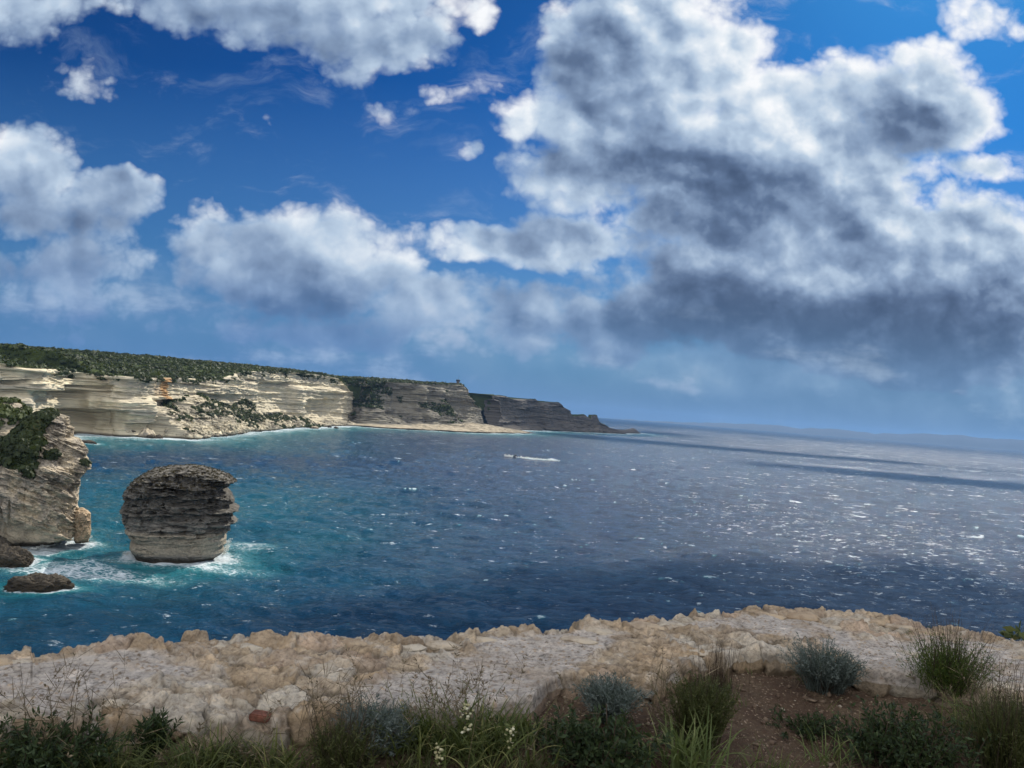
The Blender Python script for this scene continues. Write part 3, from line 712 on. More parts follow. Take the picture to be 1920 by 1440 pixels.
    keep = sstep(pat + .55 * sstep(rb['PX'], 760, 700) * sstep(rb['PY'], 772, 755) + .3 * ((rb['PX'] > 800) & (rb['PX'] < 845) & (rb['PY'] > 748) & (rb['PY'] < 790)), .18, .35) * (rb['PY'] < 790) * (rb['PX'] < 850)
    Pt, nn, i, j = scatter_grid(rb['V'], 5000, 16, keep)
    bush_cloud('maquis_scrub', Pt, 1.9, M_MAQ, 12, 'dark scrub on the slopes of the middle headland')
    # --- C: the far cape
    C = [PD(840, 2350), PD(900, 2200), P2(920, 803.6), P2(960, 804.5), P2(1000, 805), P2(1040, 807), P2(1080, 808.5), P2(1120, 810.5), P2(1146, 811.5)]
    e = np.array(C[-1]); C += [tuple(e + np.array([4, 60])), tuple(e + np.array([-130, 200])), tuple(e + np.array([-500, 300]))]
    brinkC = [(700, 730), (880, 740), (940, 742), (950, 744), (958, 748), (1005, 749), (1010, 754), (1048, 755), (1058, 764), (1068, 770), (1072, 781), (1088, 779), (1097, 778), (1102, 782), (1106, 786), (1108, 779), (1120, 779), (1121, 787), (1127, 794), (1138, 798), (1146, 806), (1300, 812)]
    featC = [('hollow', 880, 935, 748, 800, 22), ('hollow', 968, 1010, 765, 795, 8), ('buttress', 1012, 1030, 752, 800, 14), ('hollow', 940, 962, 745, 790, 14), ('hollow', 1035, 1060, 760, 800, 12), ('buttress', 965, 985, 748, 800, 10),
             ('talus', [(900, 800, 803), (960, 798, 804), (1040, 796, 806), (1075, 786, 808), (1120, 796, 810), (1150, 806, 811)], 40)]
    rc = headland('cliff', 'far cape of shade-tinted limestone tapering to a low point with a small rock tower', M_CAPE_SHADED, C, brinkC, 1.8, 110, None, featC, M_SCRUBG, setback=8, back=300, inland=(-.9, .43), taper=1095, zs=1.6, smk=3)
    coasts.append(waterline(rc))
    # low reef off the cape
    a = at_z(1146, 811); b = at_z(1202, 812.5)
    n = 120; t = np.linspace(0, 1, n); rows = 24; v = np.linspace(-1, 1, rows)
    prof = np.interp(t, [0, .1, .3, .5, .68, .8, .9, 1], [2, 10, 9, 10, 15, 11, 4, -1]) * 1.25
    vv, tt = np.meshgrid(v, t, indexing='ij')
    X = a.x + (b.x - a.x) * tt; Y = a.y + (b.y - a.y) * tt + vv * 45; Z = prof[None, :] * (1 - vv ** 2) + fbm(tt * 18, vv * 5, 2, 4) * 3.5 - 1.5
    tag(mesh_np('reef', np.stack([X, Y, Z], -1).reshape(-1, 3), grid_faces(rows, n)[:, ::-1], M_CAPE_SHADED), 'low dark reef running out from the tip of the far cape', kind='structure')
    coasts.append([(a.x, a.y), (b.x, b.y)])
    # distant island hills on the horizon
    D = 20500.0; xs = np.arange(1120, 2300, 3.0)
    hill = [(1120, 0), (1240, 2), (1320, 6), (1400, 10), (1460, 12), (1500, 9), (1560, 13), (1640, 10), (1700, 14), (1780, 18), (1860, 16), (1960, 20), (2100, 17), (2300, 8)]
    hh = (np.interp(xs, [h[0] for h in hill], [h[1] for h in hill]) + fbm(xs / 35, 0, 1.0, 4) * 3).clip(0, 99) * D / FPX
    P = np.array([[at_d(x, 800, D).x, at_d(x, 800, D).y] for x in xs])
    dirn = P / np.hypot(P[:, 0], P[:, 1])[:, None]
    rowsV = []
    for k, (off, zz) in enumerate([(-900, -5), (-500, .35), (0, 1.0), (500, .6), (1000, -.1)]):
        rowsV.append(np.column_stack([P + dirn * off, hh * zz if k else np.full(len(xs), -5.0)]))
    V = np.array(rowsV)
    hm, N, p = new_mat('distant_hills'); N.put(p.inputs['Base Color'], (.035, .055, .075)); p.inputs['Roughness'].default_value = 1
    tag(mesh_np('hills', V.reshape(-1, 3), grid_faces(5, len(xs)), hm, smooth=True), 'faint blue island hills along the horizon', kind='structure')
    return coasts, ra, rb
FAR = build_far()

# ------------------------------------------------------------------ unseen clouds added towards the sun, to shade the viewpoint, far cape and water
def build_shade_cloud(gx, gy, ra, rb, ang, H, label, seed=0.0):
    off = Vector((SDIR.x, SDIR.y, 0)) * (H - HC) / SDIR.z
    cx, cy = gx + off.x, gy + off.y
    nr, nc = 90, 240
    th = np.linspace(0, 2 * np.pi, nc, endpoint=False)[None, :]; q = np.linspace(0.01, 1, nr)[:, None]
    r = 1 + .22 * fbm(np.cos(th) * 1.6, np.sin(th) * 1.6, 2.0 + seed, 5)
    ax, ay = np.cos(th) * q * r * ra, np.sin(th) * q * r * rb
    X = ax * math.cos(ang) - ay * math.sin(ang); Y = ax * math.sin(ang) + ay * math.cos(ang)
    lump = fbm(X / 70, Y / 70, 1.0, 5, kind='b')
    dome = np.sqrt(np.clip(1 - q ** 2, 0, 1))
    Zt = dome * 85 * (1 + .5 * lump) ; Zb = -dome * 22 * (1 + .5 * fbm(X / 60, Y / 60, 5.0, 4))
    V = np.vstack([np.stack([X, Y, Zt], -1).reshape(-1, 3), np.stack([X, Y, Zb - .01], -1).reshape(-1, 3)])
    g = grid_faces(nr, nc, True); F = np.vstack([g, g[:, ::-1] + nr * nc])
    edge = np.broadcast_to(q, X.shape).ravel(); edge = np.r_[edge, edge]
    mt, N, p = new_mat('shade_cloud_vapour'); N.put(p.inputs['Base Color'], (.9, .9, .92)); p.inputs['Roughness'].default_value = 1
    tr = N.new('ShaderNodeBsdfTranslucent'); N.put(tr.inputs[0], (.9, .9, .92)); mx = N.new('ShaderNodeMixShader'); mx.inputs[0].default_value = .5
    N.l.new(p.outputs[0], mx.inputs[1]); N.l.new(tr.outputs[0], mx.inputs[2])
    tp = N.new('ShaderNodeBsdfTransparent'); m2 = N.new('ShaderNodeMixShader')
    co = N.new('ShaderNodeTexCoord').outputs['Object']; nz = N.noise(co, 4.2 / ra, 6, .6).outputs[0]
    N.put(m2.inputs[0], N.smooth(N.m('ADD', N.attr('edge').outputs['Fac'], N.m('MULTIPLY', N.m('SUBTRACT', nz, .5), 1.6)), .98, .70))
    N.l.new(tp.outputs[0], m2.inputs[1]); N.l.new(mx.outputs[0], m2.inputs[2]); N.l.new(m2.outputs[0], N.n['Material Output'].inputs[0])
    o = mesh_np('shade_cloud', V, F, mt, smooth=True, attrs={'edge': edge}); o.location = (cx, cy, H)
    tag(o, label, kind='structure')
build_shade_cloud(125, 150, 300, 175, math.atan2(.66, .75), 1250.0, 'broad unseen cumulus added overhead to shade the viewpoint')
# higher unseen clouds, added to keep the sun off the far cape and off strips of open water
build_shade_cloud(240, 2680, 860, 420, math.radians(62), 4600.0, 'long unseen bank of clouds added high up to shade the far cape', 3.0)
build_shade_cloud(700, 1080, 420, 90, math.radians(-12), 4600.0, 'small unseen patch of clouds added to shade a strip of open water', 6.0)
build_shade_cloud(520, 1750, 600, 130, math.radians(-8), 4700.0, 'thin unseen layer of clouds added to shade a farther strip of water', 9.0)

# ------------------------------------------------------------------ rocks standing in the sea
def tower(name, D, outl, outr, y0, y1, rows, cols, mat, depth, strata, seed, label=None, cat=None, tilt=0.0, rough=1.0, power=2.4, attrs_fn=None, parent=None, dep_fn=None, fis=0.0):
    """outl/outr: (y, x) silhouette in photograph pixels at distance D; a closed rock with its own depth"""
    ys = np.linspace(y0, y1, rows)
    xl = np.interp(ys, [a[0] for a in outl], [a[1] for a in outl]); xr = np.interp(ys, [a[0] for a in outr], [a[1] for a in outr])
    c0 = at_d((xl[-1] + xr[-1]) / 2, y1, D)
    fx = Vector((c0.x, c0.y, 0)).normalized(); rx = Vector((fx.y, -fx.x, 0))
    pts = []
    CX = np.zeros(rows); HW = np.zeros(rows); ZZ = np.zeros(rows)
    for k in range(rows):
        L = at_d(xl[k], ys[k], D); Rr = at_d(xr[k], ys[k], D)
        # to the plane through c0 facing the eye
        def hit(px, py):
            d = ray(px, py); t = (Vector((c0.x, c0.y, 0)).dot(fx)) / d.dot(fx); return EYE + d * t
        L = hit(xl[k], ys[k]); Rr = hit(xr[k], ys[k])
        CX[k] = ((L + Rr) / 2 - Vector((c0.x, c0.y, 0))).dot(rx); HW[k] = max(.02, (Rr - L).dot(rx) / 2); ZZ[k] = (L.z + Rr.z) / 2
    roll = math.tan(ROLL)
    th = np.linspace(0, 2 * np.pi, cols, endpoint=False)[None, :]
    c, s = np.cos(th), np.sin(th)
    e = 2.0 / power
    ux = np.sign(c) * np.abs(c) ** e; uy = np.sign(s) * np.abs(s) ** e
    dep = np.minimum(depth, HW * 1.4) if dep_fn is None else dep_fn(ZZ, HW)
    a = CX[:, None] + HW[:, None] * ux; b = dep[:, None] * uy
    Z = ZZ[:, None] + (a - CX[:, None]) * roll * 0.96 + tilt * a * 0
    sx, sy = a * 1.0, b * 1.0
    o = strata(sx, sy, Z, seed)
    nl = np.hypot(ux / 1.0, uy * 1.0) + 1e-6
    fr = 1 - .75 * np.abs(ux) ** 6 if True else 1
    a2 = a + o * (ux / nl) * fr; b2 = b + o * (uy / nl)
    top = sstep(np.linspace(0, 1, rows)[:, None], 0, .05)
    Zn = Z + rough * .25 * fbm(sx / 2, sy / 2, Z / 2, 4)
    P = np.array([c0.x, c0.y, 0])[None, None, :] + a2[..., None] * np.array(rx) + b2[..., None] * np.array(fx) + Zn[..., None] * np.array([0, 0, 1.0])
    V = P.reshape(-1, 3)
    at = attrs_fn(a, b, Z, V.reshape(rows, cols, 3)) if attrs_fn else {'soft': np.zeros(a.shape), 'lich': np.zeros(a.shape), 'stain': np.zeros(a.shape)}
    F = grid_faces(rows, cols, True)[:, ::-1]
    # closed top
    V = np.vstack([V, P[0].mean(0)[None]]); ci = len(V) - 1
    cap = np.array([[i, ci, (i + 1) % cols, (i + 1) % cols] for i in range(cols)]); cap = cap[:, :3]
    capq = np.column_stack([cap[:, 0], cap[:, 2], cap[:, 1], cap[:, 1]])
    loc = np.array([c0.x, c0.y, 0.0])
    at = {k: np.r_[np.broadcast_to(v, a.shape).ravel(), [np.asarray(np.broadcast_to(v, a.shape))[0, 0]]] for k, v in at.items()}
    me_ob = mesh_np(name, V - loc, F, mat, attrs=at, parent=parent)
    # add cap as a small fan inside the same mesh
    import bmesh
    bm = bmesh.new(); bm.from_mesh(me_ob.data); bm.verts.ensure_lookup_table()
    for i in range(cols):
        try: bm.faces.new((bm.verts[i], bm.verts[(i + 1) % cols], bm.verts[ci]))
        except ValueError: pass
    bm.to_mesh(me_ob.data); bm.free()
    me_ob.location = loc
    if label: tag(me_ob, label, cat)
    return me_ob, P, (c0, rx, fx, CX, HW, ZZ)

M_STACK = rock_mat('limestone_stack', (.235, .218, .19), (.15, .142, .13), (.042, .04, .037), .20, .55, 1.6, .28, lich=.55)
M_CRAG = rock_mat('limestone_crag', (.62, .52, .375), (.40, .35, .29), (.10, .088, .075), .16, .30, 1.1, .35, lich=.5)
M_WETROCK = rock_mat('wet_rock', (.10, .085, .065), (.065, .055, .045), (.025, .02, .016), .5, .8, 2.0, .2, lich=.5, wet=True)

def zoomL(pts, sc, ox, oy): return [(oy + y / sc, ox + x / sc) for y, x in pts]
# sea stack
SL_ = zoomL([(160, 960), (175, 800), (200, 620), (230, 540), (260, 460), (300, 400), (350, 335), (390, 295), (420, 280), (455, 270), (470, 232), (510, 207), (545, 235), (560, 250), (600, 235), (650, 222), (690, 195), (735, 210), (760, 222), (800, 228), (860, 240), (940, 255), (1000, 290), (1040, 325), (1065, 368), (1085, 330), (1110, 308), (1150, 305), (1200, 328), (1260, 352), (1300, 375), (1400, 420)], 6.857, 200, 850)
SR_ = zoomL([(160, 1130), (175, 1210), (200, 1275), (220, 1330), (250, 1440), (280, 1530), (320, 1600), (350, 1648), (372, 1600), (390, 1565), (420, 1545), (450, 1500), (465, 1495), (482, 1425), (500, 1550), (520, 1590), (560, 1615), (600, 1625), (635, 1618), (655, 1570), (680, 1560), (690, 1640), (712, 1708), (735, 1640), (760, 1605), (800, 1600), (840, 1605), (860, 1640), (880, 1658), (895, 1620), (908, 1565), (940, 1545), (975, 1575), (1000, 1540), (1020, 1500), (1045, 1505), (1080, 1540), (1120, 1530), (1150, 1535), (1170, 1500), (1200, 1490), (1235, 1505), (1270, 1490), (1300, 1440), (1400, 1350)], 6.857, 200, 850)
def strata_stack(x, y, z, seed):
    z = z - x * .0
    warp = .6 * fbm(x / 9, y / 9, seed, 3) + .10 * x * 0
    low = sstep(z, 9.0, 6.2)
    hard = sstep(fbm(x / 5, y / 5, z / 4, 4), -.05, .2)
    o = 1.5 * fbm(x / 10, y / 10, (z + warp) / 1.9, 5, gain=.62) + 1.2 * fbm(x / 7 + 3, y / 7, (z + warp) / .55, 4, gain=.62) * hard
    st = fbm(x / 16, y / 16, (z + warp) / 2.8 + 4, 3, gain=.6); o += 1.5 * sstep(st, 0, .10) - .75
    o += .9 * fbm(x / 2.2, y / 2.2, z / 1.1, 5, gain=.62)
    sh = fbm(x / 6 + 9, y / 6, (z + warp) / .5 + seed, 3, gain=.7); o += 1.1 * sstep(sh, .08, .16) * hard
    o -= 1.6 * sstep(fbm(x / 3 + 2, y / 3, z / 1.8 + 8, 4), .20, .36)                 # pockets and fallen blocks
    o -= 1.3 * sstep(fbm(x / 2.2 + 5, y / 2.2, z / 14, 3), .30, .42) * sstep(z, 9, 12)  # upright joints
    o = o * (1 - .80 * low)
    return o - 1.1 * sstep(np.abs(z - 8.6), .8, .1) - 1.5 * sstep(z, 2.6, .4)
def at_stack(a, b, Z, P):
    n = fbm(a / 5, b / 5, Z / 2.5, 4)
    lich = sstep(Z + 4 * n, 8.0, 15.5) * .9 + sstep(Z + 2 * n, 19.5, 22.5)
    soft = sstep(Z, 9.5, 8.2) * sstep(Z, 1.5, 3.0)
    return {'sand': .55 * sstep(Z, 9.0, 8.0) * sstep(Z, 2.0, 3.2), 'lich': lich.clip(0, 1) * .95, 'soft': soft * .85, 'stain': np.zeros(a.shape)}
D_ST = math.hypot(*at_z(325, 1043)[:2])
stack, PST, IST = tower('sea_stack', D_ST, SL_, SR_, 873.3, 1052, 420, 900, M_STACK, 12.5, strata_stack, 4.0,
    'tall dark layered limestone stack standing alone in the foaming bay', 'sea stack', power=3.4, attrs_fn=at_stack)
# tufts on the stack's crown
Pt, nn, i, j = scatter_grid(PST[:95], 1500, 21, None)
M_DRYB = leaf_mat('dry_scrub', (.030, .022, .014), (.065, .052, .028), (.12, .10, .06), trans=.1)
o = bush_cloud('scrub_tuft', Pt - np.array(stack.location), .26, M_DRYB, 22, None, leaves=14); o.parent = stack
del o['kind']; o['kind'] = 'stuff'

# near crag on the left
CL_ = zoomL([(186, 345), (195, 300), (210, 270), (240, 205), (290, 155), (340, 95), (370, 50), (400, -10), (450, -90), (520, -200), (700, -260), (1050, -300)], 3.427, 0, 720)
CR_ = zoomL([(186, 365), (195, 385), (212, 438), (240, 440), (262, 425), (275, 455), (290, 470), (320, 462), (335, 462), (350, 500), (375, 515), (400, 535), (430, 542), (470, 545), (490, 560), (515, 577), (535, 570), (560, 550), (590, 530), (620, 505), (650, 496), (740, 494), (790, 486), (840, 490), (900, 492), (960, 490), (985, 480), (1005, 430), (1025, 380), (1045, 300)], 3.427, 0, 720)
D_CR = math.hypot(*at_z(70, 1027)[:2])
def strata_crag(x, y, z, seed):
    q = z + x * .55 + 1.5 * fbm(x / 12, y / 12, 3, 3)      # beds dip to the left
    low = sstep(z + .22 * x, 11, 5) * sstep(x, 16, 4)
    o = 1.2 * fbm(x / 14, y / 14, q / 2.6, 5, gain=.62) + 2.2 * fbm(x / 7, y / 7, z / 6, 6, gain=.62, kind='r')
    o += 1.5 * fbm(x / 2.6, y / 2.6, q / 1.3, 5, gain=.65) + 1.0 * sstep(fbm(x / 9, y / 9, q / 1.7, 3), .06, .2)
    o -= 1.8 * sstep(fbm(x / 3.2 + 8, y / 7, z / 28, 3), .16, .36) * sstep(z, 24, 10)   # upright cracks
    o = o * (1 - .7 * low) - 4.0 * low - 1.6 * sstep(z, 3.0, .3)
    return o
def at_crag(a, b, Z, P):
    px, py = proj_np(P.reshape(-1, 3)); px = px.reshape(a.shape); py = py.reshape(a.shape)
    low = sstep(Z + .22 * a, 11, 6) * sstep(a, 17, 6)
    n = fbm(a / 5, b / 5, Z / 5, 4)
    return {'soft': low * .9, 'lich': (sstep(n + (Z - 20) / 30, -.05, .35) * .6 + .3 * low + .25 * sstep(n, .1, .3)).clip(0, 1), 'stain': sstep(a, 10, 20) * sstep(Z, 16, 6) * .16 + 0 * Z}
crag, PCR, ICR = tower('rock_crag', D_CR + 8, CL_, CR_, 774.3, 1034, 460, 1000, M_CRAG, 24.0, strata_crag, 7.0,
    'pale craggy limestone headland with dark scrub on its crown, nearest on the left', 'crag', power=2.3, attrs_fn=at_crag, dep_fn=lambda Z, HW: np.minimum(HW * .9, 24.0))
px, py = proj_np(PCR.reshape(-1, 3)); px = px.reshape(PCR.shape[:2]); py = py.reshape(PCR.shape[:2])
edge = np.interp(py, [720 + v / 3.427 for v in (186, 240, 290, 380, 480, 560, 620, 700)], [v / 3.427 for v in (400, 345, 300, 285, 270, 225, 230, 130)])
pat = fbm(px / 16, py / 16, 3.0, 4)
keep = (sstep(edge - px + 22 * pat, 6, 16) * sstep(720 + 590 / 3.427 - py - .55 * (60 - px).clip(0, 80) + 20 * pat, -2, 6) + .9 * (((px - 97) / 12) ** 2 + ((py - 853) / 8) ** 2 < 1)
        + .8 * (((px - 158) / 3) ** 2 + ((py - 868) / 3) ** 2 < 1)).clip(0, 1)
Pt, nn, i, j = scatter_grid(PCR, 5200, 23, keep)
M_CBUSH = leaf_mat('crag_bush', (.014, .022, .008), (.034, .050, .014), (.085, .085, .030), trans=.12)
o = bush_cloud('scrub', Pt - np.array(crag.location), .85, M_CBUSH, 24, None, leaves=34); o.parent = crag; o['kind'] = 'stuff'

# buttress at the crag's foot
BL_ = [(951.5, 150), (955, 145), (960, 142), (980, 140), (1000, 140), (1012, 140)]
BR_ = [(951.5, 154), (955, 159), (960, 164), (963, 168), (980, 169), (996, 170), (1006, 168), (1012, 166)]
def strata_b(x, y, z, seed): return 1.1 * fbm(x / 2.0, y / 2.0, z / 5, 4) + .7 * fbm(x * 1.2, y * 1.2, z * .6, 4, kind='r') + .35 * fbm(x * 2, y * 2, z * 2, 4) - .7 * sstep(z, 2.0, .3)
bt, PBT, IBT = tower('rock_pinnacle', D_CR + 3, BL_, BR_, 951.5, 1016, 120, 200, M_CRAG, 2.6, strata_b, 2.0,
    'short golden rock pillar at the waterline against the crag', 'rock', power=2.4, attrs_fn=lambda a, b, Z, P: {'soft': .3 + 0 * Z, 'lich': 0 * Z, 'stain': .38 + 0 * Z})

# green hummock behind the crag
HL_ = [(748, -60), (755, -80), (800, -160), (900, -260)]
HR_ = [(748, 12), (752, 26), (757, 37), (764, 46), (775, 56), (790, 66), (810, 78), (830, 90), (850, 96), (880, 100)]
def strata_h(x, y, z, seed): return 2.2 * fbm(x / 14, y / 14, z / 5, 5, gain=.6) + 1.2 * fbm(x / 5, y / 5, z / 2, 4)
hm_, PHM, IHM = tower('rocky_spur', 330, HL_, HR_, 748, 890, 240, 600, M_CRAG, 30, strata_h, 5.0,
    'rocky green spur rising behind the near crag at the left edge', 'rock spur', power=2.2, attrs_fn=lambda a, b, Z, P: {'soft': 0 * Z, 'lich': .3 + 0 * Z, 'stain': 0 * Z}, dep_fn=lambda Z, HW: HW * .8)
px, py = proj_np(PHM.reshape(-1, 3)); px = px.reshape(PHM.shape[:2]); py = py.reshape(PHM.shape[:2])
keep = sstep(fbm(px / 18, py / 9, 8.0, 4) + .5 * sstep(np.abs(py - (768 + px * .35)), 14, 4) - .1, .0, .2) * (py < 850)
Pt, nn, i, j = scatter_grid(PHM, 2600, 25, keep)
M_SBUSH = leaf_mat('spur_bush', (.024, .038, .010), (.060, .082, .020), (.13, .13, .045), trans=.15)
o = bush_cloud('scrub', Pt - np.array(hm_.location), .95, M_SBUSH, 26, None, leaves=26); o.parent = hm_; o['kind'] = 'stuff'

# boulders awash
def boulder(name, px, py, rx, ry, h, seed, mat, label=None, group=None, cat='boulder', n=90, rotz=0.0):
    c = at_z(px, py)
    th = np.linspace(0, 2 * np.pi, n, endpoint=False)[None, :]; ph = np.linspace(0.0, math.pi, n // 2)[:, None]
    dx = np.sin(ph) * np.cos(th); dy = np.sin(ph) * np.sin(th); dz = np.cos(ph) + 0 * th
    F1, F2, ID, ox, oy = worley(dx * 1.9 + seed, dy * 1.9, dz * 1.9, seed=int(seed))
    r = 1 + .30 * fbm(dx * 1.5 + seed, dy * 1.5, dz * 1.5, 4) + .16 * fbm(dx * 3 + seed, dy * 3, dz * 3, 5, kind='r', gain=.65) + .20 * (rnd_id(ID) - .5) + .10 * fbm(dx * 7 + seed, dy * 7, dz * 7, 4, kind='r')
    X = dx * rx * r; Y = dy * ry * r; Z = dz * h * r
    X, Y = X * math.cos(rotz) - Y * math.sin(rotz), X * math.sin(rotz) + Y * math.cos(rotz)
    V = np.stack([X, Y, Z - .05 * h], -1).reshape(-1, 3)
    z0 = np.zeros(len(V))
    o = mesh_np(name, V, grid_faces(n // 2, n, True), mat, attrs={'soft': z0, 'lich': z0 + .3, 'stain': z0}); o.location = (c.x, c.y, 0)
    tag(o, label, cat, group); return o
boulder('boulder', 76, 1101, 5.9, 3.4, 2.9, 3.1, M_WETROCK, 'big dark whale-backed boulder awash in foam, lowest on the left', n=200, rotz=.12)
boulder('boulder', 20, 1054, 5.6, 3.6, 3.8, 5.7, M_WETROCK, 'dark boulder just above the whale-backed one, cut by the left edge', n=180, rotz=-.2)
boulder('boulder', -14, 1034, 4.0, 3.0, 4.0, 8.3, M_WETROCK, 'rounded boulder tucked under the foot of the near crag', n=120)
boulder('boulder', 163, 831, 5.5, 5, 2.2, 9.1, M_WETROCK, 'small low rock poking out beyond the near crag', n=60)
SHORE = [(232, 817, 5, 3), (245, 818, 8, 5), (262, 819, 6, 4), (275, 820, 9, 6), (283, 821.5, 4, 3), (297, 821.5, 4, 3), (350, 817.5, 5, 3), (362, 813.5, 7, 5), (372, 812.5, 5, 4), (410, 807.5, 6, 4), (440, 806, 5, 4),
         (500, 803.5, 6, 4), (590, 803, 7, 3), (618, 801.5, 4, 3), (630, 803.5, 5, 2.5), (476, 804, 5, 4), (465, 804, 7, 5), (525, 801, 8, 5), (318, 817, 7, 5), (334, 816, 6, 4)]
ORD = ['first', 'second', 'third', 'fourth', 'fifth', 'sixth', 'seventh', 'eighth', 'ninth', 'tenth', 'eleventh', 'twelfth', 'thirteenth', 'fourteenth', 'fifteenth', 'sixteenth', 'seventeenth', 'eighteenth', 'nineteenth', 'twentieth']
for k, (px_, py_, r_, h_) in enumerate(SHORE):
    rr_ = random.Random(k)
    boulder('shore_rock', px_, py_, r_, r_ * rr_.uniform(.6, .9), h_, 11 + k * 1.7, M_CRAG if k % 3 == 0 else M_WETROCK, 'dark wave-washed rock, %s from the left along the pale cliff' % ORD[sorted(q_[0] for q_ in SHORE).index(px_)], 'rocks along the foot of the pale cliff', 'rock', n=44, rotz=rr_.uniform(0, 3))
for k, (px_, py_, r_, h_) in enumerate([(815, 804, 20, 5), (838, 806.5, 16, 5), (860, 804.5, 14, 4), (762, 801.5, 12, 4)]):
    boulder('shore_rock', px_, py_, r_, r_ * .5, h_, 41 + k * 1.7, M_WETROCK, ['largest flat dark rock, below the left part of the signal station headland', 'flat dark rock just right of the largest one, below the signal station', 'flat dark rock below the right edge of the signal station headland', 'leftmost small flat rock below the signal station headland'][k], 'rocks along the foot of the middle headland', 'rock', n=44)

sc0 = IST[0]; cc0 = ICR[0]
ROCKS = [(sc0.x + .5, sc0.y, 13.5, 12.0, 4.2, 0.0), (cc0.x + float(ICR[3][-40]) + 0, cc0.y, float(ICR[4][-40]) * 1.0, 21, 3.6, 0.0), (IBT[0].x, IBT[0].y, 2.6, 3.0, 2.5, 0.0)]
for (px_, py_, rx_, ry_, s_) in [(76, 1101, 6.5, 3.9, 1.5), (22, 1054, 6.5, 4, 1.6), (-14, 1034, 4.4, 3.4, 1.5), (163, 831, 5.5, 5, 4)]:
    c_ = at_z(px_, py_); ROCKS.append((c_.x, c_.y, rx_, ry_, s_, 0.0))
for (px_, py_, r_, h_) in SHORE:
    c_ = at_z(px_, py_); ROCKS.append((c_.x, c_.y, r_, r_ * .8, 3.0, 0.0))

# ------------------------------------------------------------------ foreground: rubble wall, soil, plants
ZW = HC - 1.25
FARE = [(-900, 1330), (-450, 1268), (-200, 1245), (0, 1226), (20, 1221), (57, 1221), (62, 1232), (120, 1222), (180, 1216), (225, 1207), (300, 1204), (345, 1193), (400, 1196), (480, 1199), (560, 1196), (640, 1192), (690, 1193), (730, 1204), (760, 1199), (800, 1196), (860, 1186), (940, 1178), (1000, 1180), (1060, 1176), (1100, 1170), (1180, 1166), (1200, 1156), (1290, 1152), (1380, 1148), (1400, 1140), (1500, 1142), (1560, 1146), (1640, 1150), (1700, 1162), (1740, 1172), (1800, 1182), (1920, 1200), (2100, 1232), (2500, 1310), (2900, 1400)]
NEAR = [(-900, 1500), (-450, 1420), (-200, 1390), (0, 1352), (60, 1362), (150, 1358), (215, 1344), (300, 1345), (430, 1353), (450, 1340), (560, 1340), (620, 1335), (700, 1322), (850, 1328), (1000, 1306), (1035, 1268), (1060, 1257), (1120, 1262), (1180, 1262), (1220, 1272), (1300, 1240), (1400, 1218), (1450, 1222), (1540, 1224), (1590, 1240), (1640, 1256), (1700, 1263), (1800, 1283), (1920, 1310), (2100, 1350), (2500, 1450), (2900, 1560)]
def wall_plan():
    xs = np.linspace(-900, 2900, 1700)
    Pf = np.array([[*at_z(x, poly_interp(FARE, x), ZW)[:2]] for x in xs]); Pn = np.array([[*at_z(x, poly_interp(NEAR, x), ZW)[:2]] for x in xs])
    n = 110; k = np.arange(1, n + 1)[:, None] * .10                      # the wall runs on beyond the frame on both sides
    def ext(P):
        a = (P[0] - P[40]); a /= np.hypot(*a); b = (P[-1] - P[-41]); b /= np.hypot(*b)
        return np.vstack([(P[0] + a * k)[::-1], P, P[-1] + b * k])
    a = (Pf[0] - Pf[40]); dx = 2.0
    wdt0 = Pn[0] - Pf[0]; wdt1 = Pn[-1] - Pf[-1]
    Pf2 = ext(Pf); Pn2 = np.vstack([Pf2[:n] + wdt0, Pn, Pf2[-n:] + wdt1])
    return np.r_[xs[0] - dx * np.arange(n, 0, -1), xs, xs[-1] + dx * np.arange(1, n + 1)], Pf2, Pn2
WX, WF, WN = wall_plan()
